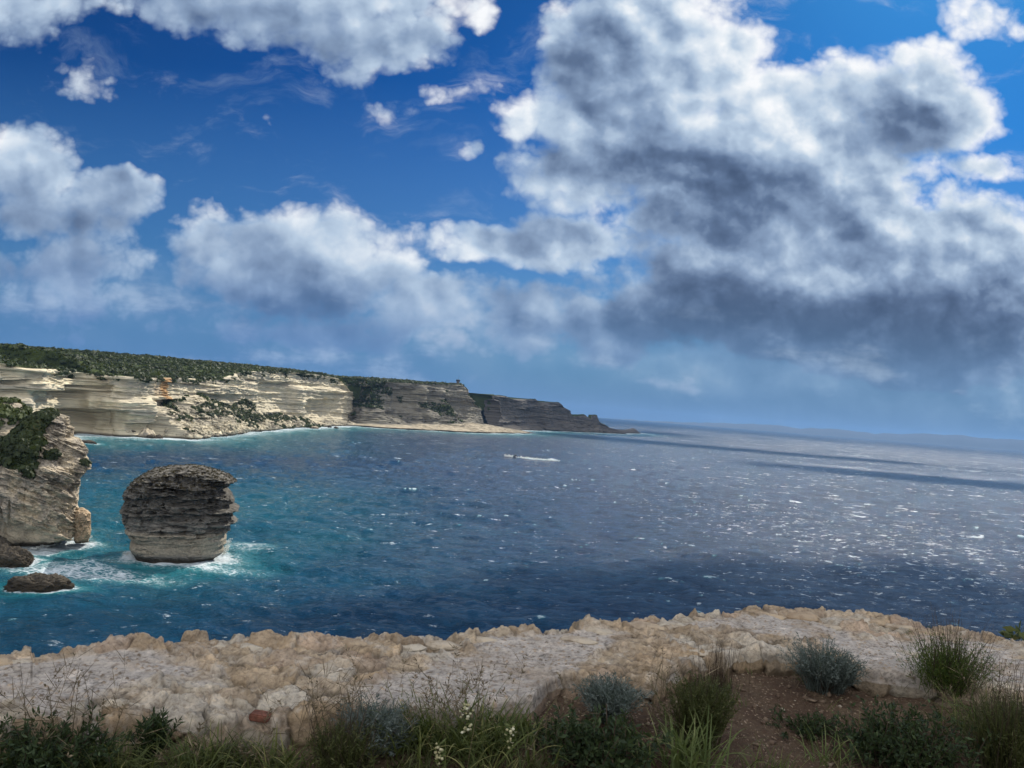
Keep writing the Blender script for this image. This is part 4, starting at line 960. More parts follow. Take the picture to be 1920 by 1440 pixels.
def build_wall():
    nt = 230
    t = np.linspace(0, 1, nt)[:, None]                                   # 0 near edge, 1 far edge
    X = WN[None, :, 0] * (1 - t) + WF[None, :, 0] * t; Y = WN[None, :, 1] * (1 - t) + WF[None, :, 1] * t
    # irregular stones bedded in mortar
    wx = X + .05 * fbm(X * 6, Y * 6, 1, 3); wy = Y + .05 * fbm(X * 6, Y * 6, 5, 3)
    F1, F2, ID, ox, oy = worley(wx * 4.4, wy * 6.0, seed=2)
    edge = F2 - F1
    G1, G2, ID2, gx, gy = worley(wx * 11, wy * 14, seed=5)
    r0, r1_, r2_ = rnd_id(ID, 0), rnd_id(ID, 1), rnd_id(ID, 2)
    pxs = np.broadcast_to(WX[None, :], X.shape)
    mort = fbm(X * 1.15 + 4, Y * 1.8, 3.0, 3)                             # broad smears of mortar
    for (cx, cy, rx, ry, w_) in [(90, .55, 190, .42, .9), (330, .62, 190, .30, .6), (420, .2, 80, .2, .5), (700, .15, 130, .3, .4), (950, .55, 150, .5, .75), (900, .1, 140, .25, .6), (1100, .75, 110, .3, .5), (1370, .72, 110, .22, .8), (1500, .55, 110, .25, .8), (1690, .3, 70, .25, .9), (1850, .45, 120, .35, .9), (1650, .1, 60, .2, .5)]:
        mort = mort + w_ * np.exp(-((pxs - cx) / rx) ** 2 - ((t - cy) / ry) ** 2)
    for (cx, cy, rx, ry, w_) in [(550, .55, 90, .7, .8), (680, .8, 130, .35, .6), (230, .1, 90, .3, .7), (1270, .35, 120, .4, .8), (1150, .25, 60, .3, .5), (500, .15, 70, .25, .6), (1620, .8, 80, .3, .6), (1340, .3, 60, .3, .5), (20, .05, 60, .22, .7)]:
        mort = mort - w_ * np.exp(-((pxs - cx) / rx) ** 2 - ((t - cy) / ry) ** 2)
    rimf = sstep(t, .82, .97); rimn = sstep(t, .20, .04)
    mort = mort - .75 * rimf - .25 * rimn
    mort = mort + .30 * fbm(X * 6, Y * 8, 15.0, 4)
    isst = sstep(mort, .32, .16) * sstep(r0 + .5 * (mort < .0), .12, .22)
    tiltx = (rnd_id(ID, 3) - .5) * .07; tilty = (rnd_id(ID, 4) - .5) * .07
    body = sstep(edge, .01, .09)
    st = (.002 + .014 * r1_) * body + (tiltx * ox + tilty * oy) * body
    chip = (rnd_id(ID2, 1) - .5) * .016 * sstep(G2 - G1, .0, .16) + (gx * (rnd_id(ID2, 2) - .5) + gy * (rnd_id(ID2, 3) - .5)) * .034
    rough = .016 * fbm(X * 13, Y * 16, 2.0, 6, gain=.66) + .014 * fbm(X * 8, Y * 11, 7.0, 5, kind='r', gain=.6) - .012 * sstep(fbm(X * 6, Y * 9, 11.0, 4), .12, .3)
    H1, H2, ID3, hx, hy = worley(X * 40, Y * 48, seed=9)
    kt = 7.0 * fbm(X * 4, Y * 7, 31.0, 4); ter = (np.floor(kt) + sstep(kt - np.floor(kt), .38, .62)) * .0075
    rough = rough + ter
    pits = -.004 * sstep(fbm(X * 60, Y * 60, 3, 3), .15, .5)
    stone = st + chip * body + rough + pits * 1.5
    mortar = .010 + .014 * fbm(X * 4, Y * 4, 6, 3) + .0035 * fbm(X * 30, Y * 30, 4, 4) + pits
    Zr = stone * isst + (mortar + .35 * ter + .006 * (rnd_id(ID3, 1) > .86) * sstep(.35 - H1, 0, .2)) * (1 - isst)
    dirt = sstep(fbm(X * 5, Y * 7, 21.0, 5, gain=.62), .10, .34)
    Zr = Zr - .010 * dirt
    broad = .03 * fbm(X * .9, Y * .9, 9, 3)
    # stones at the far rim stand proud and break the outline
    Zr = Zr + rimf * isst * (.006 + .020 * r2_ * body)
    # gap stones fall away at both rims
    Zr = Zr - .055 * sstep(t, .06, .0) - .030 * sstep(t, .985, 1.0)
    wob = .030 * fbm(X * 5, 0, 3.0, 4)
    Z = ZW + Zr + broad - .02
    Yo = Y + wob * (sstep(t, .9, 1) + sstep(t, .1, 0))
    # near and far faces of the wall, built of the same stones
    def face(sgn, Xe, Ye, Ze, depth, nrow, k):
        u = np.linspace(0, 1, nrow)[1:, None]
        Zf = Ze[None, :] - u * depth
        ddx = np.gradient(WX) * 0; nx = WN[:, 0] - WF[:, 0]; ny = WN[:, 1] - WF[:, 1]; l = np.hypot(nx, ny); nx, ny = sgn * nx / l, sgn * ny / l
        a1, a2, idf, qx, qy = worley(Xe[None, :] * 5.0 + 3 * k, Zf * 7.0 + .2 * fbm(Xe[None, :] * 5, Zf * 5, 2, 3), seed=4 + k)
        o = (.010 + .05 * rnd_id(idf, 1)) * sstep(a2 - a1, 0, .2) + .018 * fbm(Xe[None, :] * 12, Zf * 12, 3, 5) + (qx * (rnd_id(idf, 2) - .5) + qy * (rnd_id(idf, 3) - .5)) * .07
        o = o * sstep(u, 0, .12)
        return Xe[None, :] + nx[None, :] * o, Ye[None, :] + ny[None, :] * o, Zf, idf, sstep(a2 - a1, .0, .12)
    fx_, fy_, fz_, fid, fe = face(1, X[0], Yo[0], Z[0], .30, 46, 0)
    bx_, by_, bz_, bid, be = face(-1, X[-1], Yo[-1], Z[-1], .9, 30, 1)
    XX = np.vstack([fx_[::-1], X, bx_]); YY = np.vstack([fy_[::-1], Yo, by_]); ZZ = np.vstack([fz_[::-1], Z, bz_])
    # pigment: each stone its own tone of buff, ochre, rose or bone; mortar lilac grey
    pal = np.array([[.35, .27, .185], [.39, .31, .22], [.30, .22, .14], [.42, .365, .29], [.36, .265, .19], [.45, .40, .33], [.33, .25, .165], [.29, .225, .165]])
    def tone(idv, X_, Y_, Z_=0):
        c = pal[(rnd_id(idv, 7) * len(pal)).astype(int) % len(pal)] * (.80 + .35 * rnd_id(idv, 8))[..., None]
        n = fbm(X_ * 9, Y_ * 9, np.asarray(Z_) * 9, 5)[..., None]
        c = c * (1 + .35 * n) + np.clip(n, 0, 1) * np.array([.10, .045, .0]) * .6
        return c
    cs = tone(ID, X, Y)
    crack = (1 - sstep(edge, .0, .07))[..., None]; cs = cs * (1 - .5 * crack)
    bl = sstep(fbm(X * 3.2, Y * 4.5, 13.0, 5, gain=.6), -.02, .22)[..., None]; bl2 = sstep(fbm(X * 8, Y * 10, 17.0, 5, gain=.65), .05, .3)[..., None]
    cs = cs * (1 - .55 * bl) + np.array([.36, .28, .20]) * .55 * bl; cs = cs * (1 - .5 * bl2) + np.array([.46, .42, .37]) * .5 * bl2
    n2 = fbm(X * 7, Y * 7, 2.0, 5)[..., None]; sp = sstep(fbm(X * 45, Y * 45, 1, 3), .18, .4)[..., None]
    cm = np.array([.53, .475, .425]) * (1 + .16 * n2) * (1 - .25 * sp)
    cm = cm * (1 - .45 * sstep(n2, .1, .5)) + np.array([.42, .33, .25]) * .45 * sstep(n2, .1, .5)
    spk = sstep(fbm(X * 70, Y * 70, 8, 2), .34, .44)[..., None] * sstep(mort, .35, .6)[..., None]
    cm = cm * (1 - .45 * spk)
    cs = cs * 1.30
    peb = ((rnd_id(ID3, 1) > .86) * sstep(.4 - H1, 0, .1))[..., None]
    cm = cm * (1 - peb) + np.array([.36, .28, .21]) * (.6 + .9 * rnd_id(ID3, 4))[..., None] * peb
    big_ = fbm(X * 2.2, Y * 3.0, 41.0, 5, gain=.6)[..., None]; st_ = sstep(big_, .05, .35)
    cm = cm * (1 - .5 * st_) + np.array([.38, .29, .205]) * .5 * st_
    ck = np.abs(fbm(X * 2.6 + 5, Y * 3.4, 47.0, 5, gain=.55))[..., None]; cm = cm * (1 - .45 * sstep(ck, .018, .004))
    ic = np.clip(sstep(mort, .44, .10) * (.85 + .3 * big_[..., 0]) , 0, 1)[..., None]
    c = cs * ic + cm * (1 - ic)
    c = c * (1 - (.42 * dirt * (.35 + .65 * isst))[..., None])
    v1 = fbm(X * 11, Y * 14, 51.0, 6, gain=.68)[..., None]; c = c * (1 + .55 * v1)
    hi = sstep(fbm(X * 5, Y * 6, 57.0, 5, gain=.6), .18, .36)[..., None]; c = c * (1 + .28 * hi)
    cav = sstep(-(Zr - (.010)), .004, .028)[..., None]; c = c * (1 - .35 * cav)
    # brick fragment set in the near rim
    bm_ = (sstep(pxs, 466, 472) * (1 - sstep(pxs, 512, 518)) * (1 - sstep(t, .18, .24)))[..., None]
    bk = (sstep(WX, 466, 472) * (1 - sstep(WX, 512, 518)))[None, :, None]
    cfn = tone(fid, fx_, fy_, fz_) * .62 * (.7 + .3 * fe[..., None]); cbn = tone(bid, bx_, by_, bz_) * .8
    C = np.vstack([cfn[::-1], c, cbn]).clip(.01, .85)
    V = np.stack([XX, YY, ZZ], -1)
    mt, N, p = new_mat('rubble_and_mortar')
    pos = N.new('ShaderNodeNewGeometry').outputs['Position']
    base = N.attr('pigment').outputs['Color']
    f = N.noise(pos, 42, 6, .72).outputs[0]; f2 = N.noise(pos, 160, 4, .7).outputs[0]; f3 = N.noise(pos, 9, 6, .65).outputs[0]
    base = N.mix(1.0, base, N.ramp(f, [(.30, (.50, .46, .43)), (.5, (1, 1, 1)), (.70, (1.25, 1.22, 1.16))]), 'MULTIPLY')
    base = N.mix(N.smooth(f2, .62, .72, 0, .45), base, (.10, .085, .07))
    base = N.mix(N.m('MULTIPLY', N.smooth(f3, .56, .68), .35), base, (.36, .25, .14))
    N.put(p.inputs['Base Color'], base); p.inputs['Roughness'].default_value = .9; p.inputs['Specular IOR Level'].default_value = .2
    N.put(p.inputs['Normal'], N.bump(N.m('ADD', N.m('MULTIPLY', f, .7), N.m('ADD', N.m('MULTIPLY', f3, 1.2), N.m('MULTIPLY', f2, .3))), 1.0, .022))
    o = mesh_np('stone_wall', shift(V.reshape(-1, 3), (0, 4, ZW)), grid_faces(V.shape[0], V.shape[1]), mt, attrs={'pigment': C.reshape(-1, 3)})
    o.location = (0, 4, ZW)
    tag(o, 'low rubble wall of buff stones and pale mortar between the soil and the sea', 'wall')
    # loose-standing rim stones, each a part of the wall
    sm, N, p = new_mat('rim_stone')
    co = N.new('ShaderNodeTexCoord').outputs['Object']
    rnd = N.new('ShaderNodeObjectInfo').outputs['Random']
    a = N.noise(co, 14, 6, .7).outputs[0]; b = N.noise(co, 50, 5, .7).outputs[0]
    tn = N.ramp(rnd, [(0, (.42, .32, .22)), (.3, (.48, .39, .29)), (.55, (.54, .48, .395)), (.8, (.44, .33, .22)), (1, (.52, .45, .36))])
    cc = N.mix(1.0, tn, N.ramp(a, [(.3, (.55, .5, .46)), (.55, (1, 1, 1)), (.75, (1.2, 1.15, 1.05))]), 'MULTIPLY'); cc = N.mix(N.smooth(b, .6, .72, 0, .5), cc, (.12, .10, .08))
    N.put(p.inputs['Base Color'], cc); p.inputs['Roughness'].default_value = .9; p.inputs['Specular IOR Level'].default_value = .2
    N.put(p.inputs['Normal'], N.bump(N.m('ADD', a, b), .9, .012))
    def stone(px, py, rx, ry, h, seed, rz=0, mat=sm, zoff=0.0):
        q = at_z(px, py, ZW)
        n = 56; th = np.linspace(0, 2 * np.pi, n, endpoint=False)[None, :]; ph = np.linspace(0, math.pi, n // 2)[:, None]
        dx = np.sin(ph) * np.cos(th); dy = np.sin(ph) * np.sin(th); dz = np.cos(ph) + 0 * th
        d = np.stack([dx, dy, dz], -1); r = np.random.default_rng(int(seed * 10))
        # planar facets chiselled off a lump
        rad = np.full(dx.shape, 1.0)
        for _ in range(11):
            nn = r.normal(size=3); nn /= np.linalg.norm(nn); k = r.uniform(.68, .98)
            dt = d @ nn; rad = np.minimum(rad, np.where(dt > .05, k / np.maximum(dt, .05), 9))
        rad = rad * (1 + .20 * fbm(dx * 2.2 + seed, dy * 2.2, dz * 2.2, 6, gain=.62) + .07 * fbm(dx * 5 + seed, dy * 5, dz * 5, 4, kind='r'))
        c_, s_ = math.cos(rz), math.sin(rz)
        X = dx * rad * rx; Y = dy * rad * ry; Z = dz * rad * h
        V = np.stack([X * c_ - Y * s_, X * s_ + Y * c_, Z], -1).reshape(-1, 3)
        so = mesh_np('stone', V, grid_faces(n // 2, n, True), mat, parent=o)
        so.location = (q.x, q.y - 4, zoff); return so
    rr = random.Random(5)
    R_ = [(8, 1236, .050, .05, .045), (40, 1238, .075, .05, .038), (360, 1206, .10, .06, .045), (410, 1207, .06, .05, .035), (470, 1210, .06, .05, .035), (540, 1208, .08, .05, .038), (670, 1204, .10, .06, .045), (720, 1215, .05, .04, .03), (770, 1210, .08, .05, .045), (830, 1206, .09, .05, .045), (905, 1192, .09, .05, .035),
          (1085, 1196, .10, .055, .035), (1115, 1178, .13, .075, .058), (1210, 1172, .10, .06, .062), (1255, 1168, .10, .06, .05), (1318, 1158, .055, .045, .035), (1430, 1150, .17, .08, .055), (1500, 1152, .16, .08, .045), (1595, 1158, .09, .05, .045), (1640, 1163, .09, .05, .045), (1690, 1174, .08, .05, .04), (1740, 1184, .08, .05, .035), (1790, 1196, .08, .05, .035), (1860, 1212, .09, .06, .03),
          (1395, 1236, .12, .09, .085), (1440, 1230, .11, .08, .075), (1345, 1240, .10, .07, .06), (1100, 1280, .15, .07, .065), (1170, 1276, .12, .07, .055), (1525, 1236, .15, .08, .065), (1590, 1250, .10, .07, .05), (1640, 1262, .12, .06, .04), (700, 1255, .07, .05, .035), (735, 1270, .09, .06, .04), (570, 1225, .09, .06, .035), (505, 1240, .10, .06, .03), (610, 1240, .09, .05, .03),
          (230, 1330, .10, .06, .03), (330, 1350, .13, .07, .035), (160, 1345, .09, .06, .03), (30, 1350, .10, .06, .035), (400, 1345, .10, .06, .04), (540, 1332, .12, .07, .045), (620, 1328, .10, .06, .04), (690, 1318, .09, .06, .035), (1240, 1262, .09, .06, .05), (1770, 1276, .12, .07, .035), (1700, 1216, .11, .05, .02), (1300, 1215, .10, .06, .03), (1240, 1205, .10, .06, .03), (1190, 1225, .10, .06, .025), (420, 1262, .07, .05, .012), (1560, 1170, .08, .05, .02), (1630, 1230, .06, .05, .03)]
    for k, (px, py, rx, ry, h) in enumerate(R_):
        if py > 1222 and not (py < 1245 and px < 60): continue
        stone(px, py, rx * rr.uniform(1.0, 1.25), ry * rr.uniform(.9, 1.2), h * .60, 3.1 + k * 1.3, rr.uniform(-.4, .4), zoff=rr.uniform(-.026, -.012))
    brick = simple_mat('old_brick', (.15, .06, .04), .9, .5, 30)
    q = at_z(491, 1330, ZW); bmV = []
    import bmesh
    bm = bmesh.new(); bmesh.ops.create_cube(bm, size=1.0); bmesh.ops.scale(bm, vec=(.075, .05, .028), verts=bm.verts)
    bmesh.ops.bevel(bm, geom=bm.edges[:], offset=.005, segments=2, affect='EDGES')
    me = bpy.data.meshes.new('brick'); bm.to_mesh(me); bm.free(); me.materials.append(brick)
    bo = bpy.data.objects.new('brick', me); COL.objects.link(bo); bo.parent = o; bo.location = (q.x, q.y - 4.0 - .012, -.022); bo.rotation_euler = (.05, .03, -.12)
    bo['label'] = 'broken red brick'
    return o
WALL = build_wall()

# soil between the viewer and the wall; beyond the wall the ground drops to the sea
_on = np.argsort(WN[:, 0]); _of = np.argsort(WF[:, 0])
def near_edge_y(x): return np.interp(x, WN[_on, 0], WN[_on, 1])
def far_edge_y(x): return np.interp(x, WF[_of, 0], WF[_of, 1])
def soil_z(x, y):
    d = near_edge_y(x) - y
    z = ZW - .115 - .095 * np.clip(d, 0, 2.2) - .02 * np.clip(d - 2.2, 0, 50)
    z = z + .02 * fbm(np.asarray(x) * 1.3, np.asarray(y) * 1.3, 1.0, 4) + .008 * fbm(np.asarray(x) * 9, np.asarray(y) * 9, 2.0, 4)
    return z
def build_ground():
    xs = np.r_[-150, -80, -40, -20, -12, np.linspace(-7, 9, 720), 14, 22, 40, 80, 150]
    v = np.r_[-90, -50, -25, -12, -6, np.linspace(-2.9, .12, 330)]
    XX, VV = np.meshgrid(xs, v); YY = near_edge_y(XX) + VV
    ZZ = np.where(VV > -3, soil_z(XX, YY), soil_z(XX, near_edge_y(XX) - 2.9) - .01 * (-VV - 2.9))
    F1, F2, ID, ox, oy = worley(XX * 26, YY * 26, seed=3)
    peb = np.sqrt(np.clip(.16 - F1 ** 2, 0, 1)) * (rnd_id(ID, 1) > .45) * .022
    fine = .006 * fbm(XX * 40, YY * 40, 3, 3) + .004 * fbm(XX * 90, YY * 90, 5, 2)
    ZZ = ZZ + (peb + fine) * (VV > -3)
    ZZ = np.where(VV > .05, ZZ - .25, ZZ)
    # under the wall and down the seaward slope
    prof = [(.02, -.5), (.2, -.75), (3, -3.0), (9, -12), (16, -26), (30, -45), (40, -53)]
    Y2 = []; Z2 = []
    for (d, dz) in prof:
        yy = far_edge_y(xs) + d; Y2.append(yy); Z2.append(ZW + dz + .8 * fbm(xs / 3, yy / 3, 1, 3) * min(1, d / 3))
    XX = np.vstack([XX, np.repeat(xs[None], len(prof), 0)]); YY = np.vstack([YY, Y2]); ZZ = np.vstack([ZZ, Z2])
    V = np.stack([XX, YY, ZZ], -1)
    mt, N, p = new_mat('stony_soil'); pos = N.new('ShaderNodeNewGeometry').outputs['Position']
    a = N.noise(pos, 2.2, 5, .65).outputs[0]; b = N.noise(pos, 38, 5, .7).outputs[0]
    vv = N.vor(N.v('ADD', pos, N.v('SCALE', N.noise(pos, 50, 2, .5).outputs['Color'], sc=.012)), 62, 'F1'); vd = vv.outputs['Distance']; vc = vv.outputs['Color']
    c = N.mix(N.smooth(a, .38, .62), (.075, .050, .034), (.125, .092, .060)); c = N.mix(N.smooth(b, .35, .65, 0, .6), c, (.06, .034, .024))
    grit = N.mix(N.sep(vc)[0], (.10, .065, .045), (.28, .21, .15))
    c = N.mix(N.m('MULTIPLY', N.smooth(vd, .42, .25), N.smooth(N.sep(vc)[1], .55, .65)), c, grit)
    N.put(p.inputs['Base Color'], c); p.inputs['Roughness'].default_value = .95; p.inputs['Specular IOR Level'].default_value = .15
    N.put(p.inputs['Normal'], N.bump(N.m('SUBTRACT', b, N.m('MULTIPLY', vd, .6)), .9, .012))
    tag(mesh_np('ground', V.reshape(-1, 3), grid_faces(V.shape[0], V.shape[1]), mt), 'reddish stony soil behind the wall', kind='structure')
    # loose gravel
    r = np.random.default_rng(4); n = 6000
    gx = r.uniform(-2.6, 5.0, n); gy = near_edge_y(gx) - r.beta(1.1, 1.6, n) * 1.9; gz = soil_z(gx, gy)
    s = r.gamma(1.6, .0042, n).clip(.003, .028)
    base = np.array([[1, 0, 0], [-1, 0, 0], [0, 1, 0], [0, -1, 0], [0, 0, 1], [0, 0, -1]], float); fc = np.array([[0, 2, 4], [2, 1, 4], [1, 3, 4], [3, 0, 4], [2, 0, 5], [1, 2, 5], [3, 1, 5], [0, 3, 5]])
    V = base[None] * s[:, None, None] * r.uniform(.5, 1.3, (n, 6, 1)) * np.array([1, 1, .6]) + r.normal(size=(n, 6, 3)) * s[:, None, None] * .18
    V += np.stack([gx, gy, gz + s * .25], -1)[:, None]
    F = (fc[None] + (np.arange(n) * 6)[:, None, None]).reshape(-1, 3)
    gm = leaf_mat('gravel_chips', (.09, .058, .040), (.19, .14, .10), (.38, .32, .25), rough=.9, trans=0)
    tag(mesh_np('gravel', V.reshape(-1, 3), F, gm, attrs={'tint': np.repeat(r.uniform(0, 1, n) ** 1.5, 6)}), 'loose reddish gravel chips strewn over the soil', kind='stuff')
build_ground()

# ------------------------------------------------------------------ plants
def blades(r, n, base, length, width, lean, bend, seg=5, spread=.05, fan=None, up=1.0, taper=.85, ztop=None):
    """n curved tapering ribbons from `base` (x, y, z array or point)"""
    base = np.broadcast_to(np.asarray(base, float), (n, 3)).copy()
    az = r.uniform(0, 2 * np.pi, n) if fan is None else fan + r.normal(0, .5, n)
    base[:, 0] += r.normal(0, spread, n); base[:, 1] += r.normal(0, spread * .7, n)
    L = length * r.uniform(.55, 1.15, n); ln = np.abs(r.normal(lean, lean * .45, n)); bd = bend * r.uniform(.3, 1.6, n)
    t = np.linspace(0, 1, seg + 1)[None, :]
    ang = ln[:, None] + bd[:, None] * t ** 1.5
    dt = L[:, None] / seg
    hx = np.cumsum(np.sin(ang) * dt, 1) - np.sin(ang[:, :1]) * dt; hz = np.cumsum(np.cos(ang) * dt, 1) - np.cos(ang[:, :1]) * dt
    C = np.stack([base[:, 0, None] + hx * np.cos(az)[:, None], base[:, 1, None] + hx * np.sin(az)[:, None], base[:, 2, None] + hz * up], -1)
    sd_ = az + np.pi / 2 + r.normal(0, .6, n)
    side = np.stack([np.cos(sd_), np.sin(sd_), r.normal(0, .25, n)], -1); side /= np.linalg.norm(side, axis=1)[:, None]
    W = width * r.uniform(.7, 1.3, n)[:, None] * (1 - taper * t ** 1.6) * (.55 + .45 * np.minimum(1, t * 4))
    A = C - side[:, None] * W[..., None] * .5; B = C + side[:, None] * W[..., None] * .5
    V = np.stack([A, B], 2).reshape(n, -1, 3)
    k = np.arange(seg); f = np.stack([2 * k, 2 * k + 1, 2 * k + 3, 2 * k + 2], -1)
    F = (f[None] + (np.arange(n) * (seg + 1) * 2)[:, None, None]).reshape(-1, 4)
    tint = np.repeat(r.uniform(0, 1, n), (seg + 1) * 2) * .8 + np.tile(np.repeat(t[0], 2), n) * .2
    return V.reshape(-1, 3), F, tint, C
def join(parts):
    V, F, T, o = [], [], [], 0
    for p in parts:
        V.append(p[0]); F.append(p[1] + o); T.append(p[2]); o += len(p[0])
    return np.vstack(V), np.vstack(F), np.concatenate(T)
def leaves_on(r, C, n, size, asp=3.0, droop=.4, lo=.2, width=None):
    """small leaves along stems C (m, seg, 3)"""
    m, sg = C.shape[:2]; i = r.integers(0, m, n); t = r.uniform(lo, 1, n) * (sg - 1); j = np.minimum(t.astype(int), sg - 2); f = (t - j)[:, None]
    P = C[i, j] * (1 - f) + C[i, j + 1] * f; D = C[i, j + 1] - C[i, j]; D /= np.linalg.norm(D, axis=1)[:, None] + 1e-9
    s = r.normal(size=(n, 3)); s -= (s * D).sum(1)[:, None] * D; s /= np.linalg.norm(s, axis=1)[:, None]
    d = D * r.uniform(.3, 1.1, n)[:, None] + s * r.uniform(.5, 1.2, n)[:, None]; d[:, 2] -= droop * r.uniform(0, .5, n); d /= np.linalg.norm(d, axis=1)[:, None]
    L = size * r.uniform(.6, 1.3, n)[:, None]; w = np.cross(d, r.normal(size=(n, 3))); w /= np.linalg.norm(w, axis=1)[:, None]; w *= L / asp * .5
    V = np.stack([P, P + d * L * .5 + w, P + d * L, P + d * L * .5 - w], 1)
    F = np.arange(n * 4).reshape(-1, 4); return V.reshape(-1, 3), F, np.repeat(r.uniform(0, 1, n), 4)
G_GRASS = leaf_mat('grass_blade', (.034, .050, .014), (.095, .115, .032), (.28, .25, .10), trans=.25)
G_PALE = leaf_mat('pale_grass', (.065, .095, .030), (.14, .175, .06), (.28, .28, .13), trans=.3)
G_STRAW = leaf_mat('dry_stalk', (.075, .055, .034), (.17, .13, .08), (.28, .23, .15), trans=.1)
G_GREY = leaf_mat('grey_foliage', (.060, .078, .072), (.125, .155, .145), (.22, .25, .23), trans=.15)
G_BROOM = leaf_mat('broom_green', (.028, .052, .012), (.070, .110, .022), (.15, .17, .04), trans=.2)
G_OLIVE = leaf_mat('olive_foliage', (.030, .036, .012), (.065, .075, .024), (.12, .12, .05), trans=.2)
G_DARK = leaf_mat('dark_foliage', (.014, .026, .012), (.036, .058, .024), (.07, .10, .04), trans=.2)
G_TWIG = simple_mat('brown_twig', (.055, .038, .026), .9, .3, 40)
G_FLOW = leaf_mat('button_flower', (.42, .38, .20), (.62, .58, .36), (.75, .72, .55), trans=.2)
G_WOOD = G_TWIG

def gpos(px, py):
    """point of the soil seen at a pixel"""
    z = ZW - .15
    for _ in range(8):
        p = at_z(px, py, z); z = .5 * z + .5 * float(soil_z(np.array([p.x]), np.array([p.y]))[0])
    return (p.x, p.y, z)
def plant(name, label, cat, px, py, group=None):
    p = gpos(px, py); o = empty(name, p); tag(o, label, cat, group); return o, np.array(p)
def m_per_px(p): return math.hypot(p[0], p[1]) * 1.06 / FPX
def part(name, geo, mat, o):
    if o is None: raise ValueError
    return mesh_np(name, shift(geo[0], o.location), geo[1], mat, parent=o, attrs={'tint': geo[2]})

def join_st(ps):
    j = join([p[:3] for p in ps]); return (*j, np.vstack([p[3] for p in ps]))
# grey-blue cushions
def grey_bush(px, py, rpx, hpx, seed, label, n=520, mat=None, twl=.35):
    r = np.random.default_rng(seed); o, p = plant('cushion_shrub', label, 'shrub', px, py, None); k = m_per_px(p)
    R, Hh = rpx * k, hpx * k
    st = join_st([blades(r, n // 5, p + np.array([r.normal(0, R * .28), r.normal(0, R * .2), 0]), Hh * r.uniform(.6, 1.1), .004, R / Hh * .6, .4, seg=6, spread=R * .12, taper=.3) for _ in range(5)])
    C = st[3]; part('stems', blades(r, 90, p, Hh * .8, .005, R / Hh * .7, .2, seg=4, spread=R * .1), G_TWIG, o)
    lv = leaves_on(r, C, n * 26, .020, 5.5, droop=0, lo=.45)
    part('foliage', join([st[:3], lv]), mat or G_GREY, o); return o
# broom: upright rushy stems with short leaves
def broom(px, py, rpx, hpx, seed, label, n=420, mat=None, bare=.35, lean=None, leaf=.018, dens=16, name='broom_bush', bareh=1.25):
    r = np.random.default_rng(seed); o, p = plant(name, label, 'bush', px, py); k = m_per_px(p); R, Hh = rpx * k, hpx * k
    ln = (R / Hh * .62) if lean is None else lean
    st = blades(r, n, p, Hh * .85, .0035, ln, .12, seg=6, spread=R * .18, taper=.5)
    lv = leaves_on(r, st[3], n * dens, leaf, 5, droop=0, lo=.28)
    part('foliage', join([st[:3], lv]), mat or G_BROOM, o)
    part('twigs', join([blades(r, int(n * bare), p, Hh * bareh, .0026, ln * .8, .05, seg=5, spread=R * .2, taper=.6)[:3], blades(r, 60, p, Hh * .6, .006, ln, .1, seg=4, spread=R * .12)[:3]]), G_TWIG, o); return o
# grass clump
def clump(px, py, rpx, hpx, seed, label, n=300, w=.006, mat=None, lean=.45, bend=1.1, heads=0, name='grass_clump', cat='grass', stalk_h=1.3, group=None):
    r = np.random.default_rng(seed); o, p = plant(name, label, cat, px, py, group); k = m_per_px(p); R, Hh = rpx * k, hpx * k
    part('blades', blades(r, n, p, Hh * 1.15, w, lean, bend, seg=6, spread=R * .42)[:3], mat or G_GRASS, o)
    if heads:
        st = blades(r, heads, p, Hh * stalk_h, .0026, .22, .35, seg=6, spread=R * .5, taper=.4)
        lv = leaves_on(r, st[3], heads * 16, .016, 3.2, droop=.1, lo=.72)
        br = leaves_on(r, st[3], heads * 5, .075, 34, droop=0, lo=.6)
        part('seed_stalks', join([st[:3], lv, br]), G_STRAW, o)
    return o
# leafy herb / low shrub
def herb(px, py, rpx, hpx, seed, label, n=160, mat=None, leaf=.035, asp=2.6, dens=30, name='leafy_shrub', cat='shrub', lean=.6, bend=.3):
    r = np.random.default_rng(seed); o, p = plant(name, label, cat, px, py); k = m_per_px(p); R, Hh = rpx * k, hpx * k
    st = blades(r, n, p, Hh * 1.1, .005, lean, bend, seg=6, spread=R * .45, taper=.5)
    part('stems', st[:3], G_TWIG, o)
    part('foliage', leaves_on(r, st[3], n * dens, leaf, asp, droop=.2, lo=.2), mat or G_DARK, o); return o

grey_bush(1142, 1352, 46, 76, 31, 'blue-grey cushion shrub just right of the big grass clump, in front of the wall')
grey_bush(1548, 1300, 48, 78, 32, 'round blue-grey cushion shrub against the dark joint of the wall, right of centre')
grey_bush(690, 1412, 62, 82, 33, 'greyish low shrub left of the big grass clump, below the wall', n=420, mat=G_GREY)
broom(1780, 1312, 82, 108, 34, 'green broom bush with bare upright twigs growing over the wall at the right', n=420, bare=.5, dens=20, bareh=1.22)
broom(1308, 1400, 74, 122, 35, 'dense dark green bush with fine needles, right of the middle', n=620, mat=G_OLIVE, bare=.12, dens=26, lean=.30, bareh=1.1, name='needle_bush')
broom(640, 1456, 92, 92, 36, 'olive green wiry bush at the bottom edge, left of the middle', n=560, mat=G_OLIVE, bare=.3, dens=16, lean=.42, name='wiry_bush')
broom(1895, 1455, 92, 120, 37, 'dull green wiry bush in the bottom right corner', n=560, mat=G_OLIVE, bare=.3, dens=20, lean=.36, name='wiry_bush')
broom(1345, 1300, 75, 62, 47, 'dry brown seed stalks standing before the wall above the needle bush', n=40, mat=G_STRAW, bare=1.8, dens=4, lean=.15, name='dry_stalks', bareh=1.3)
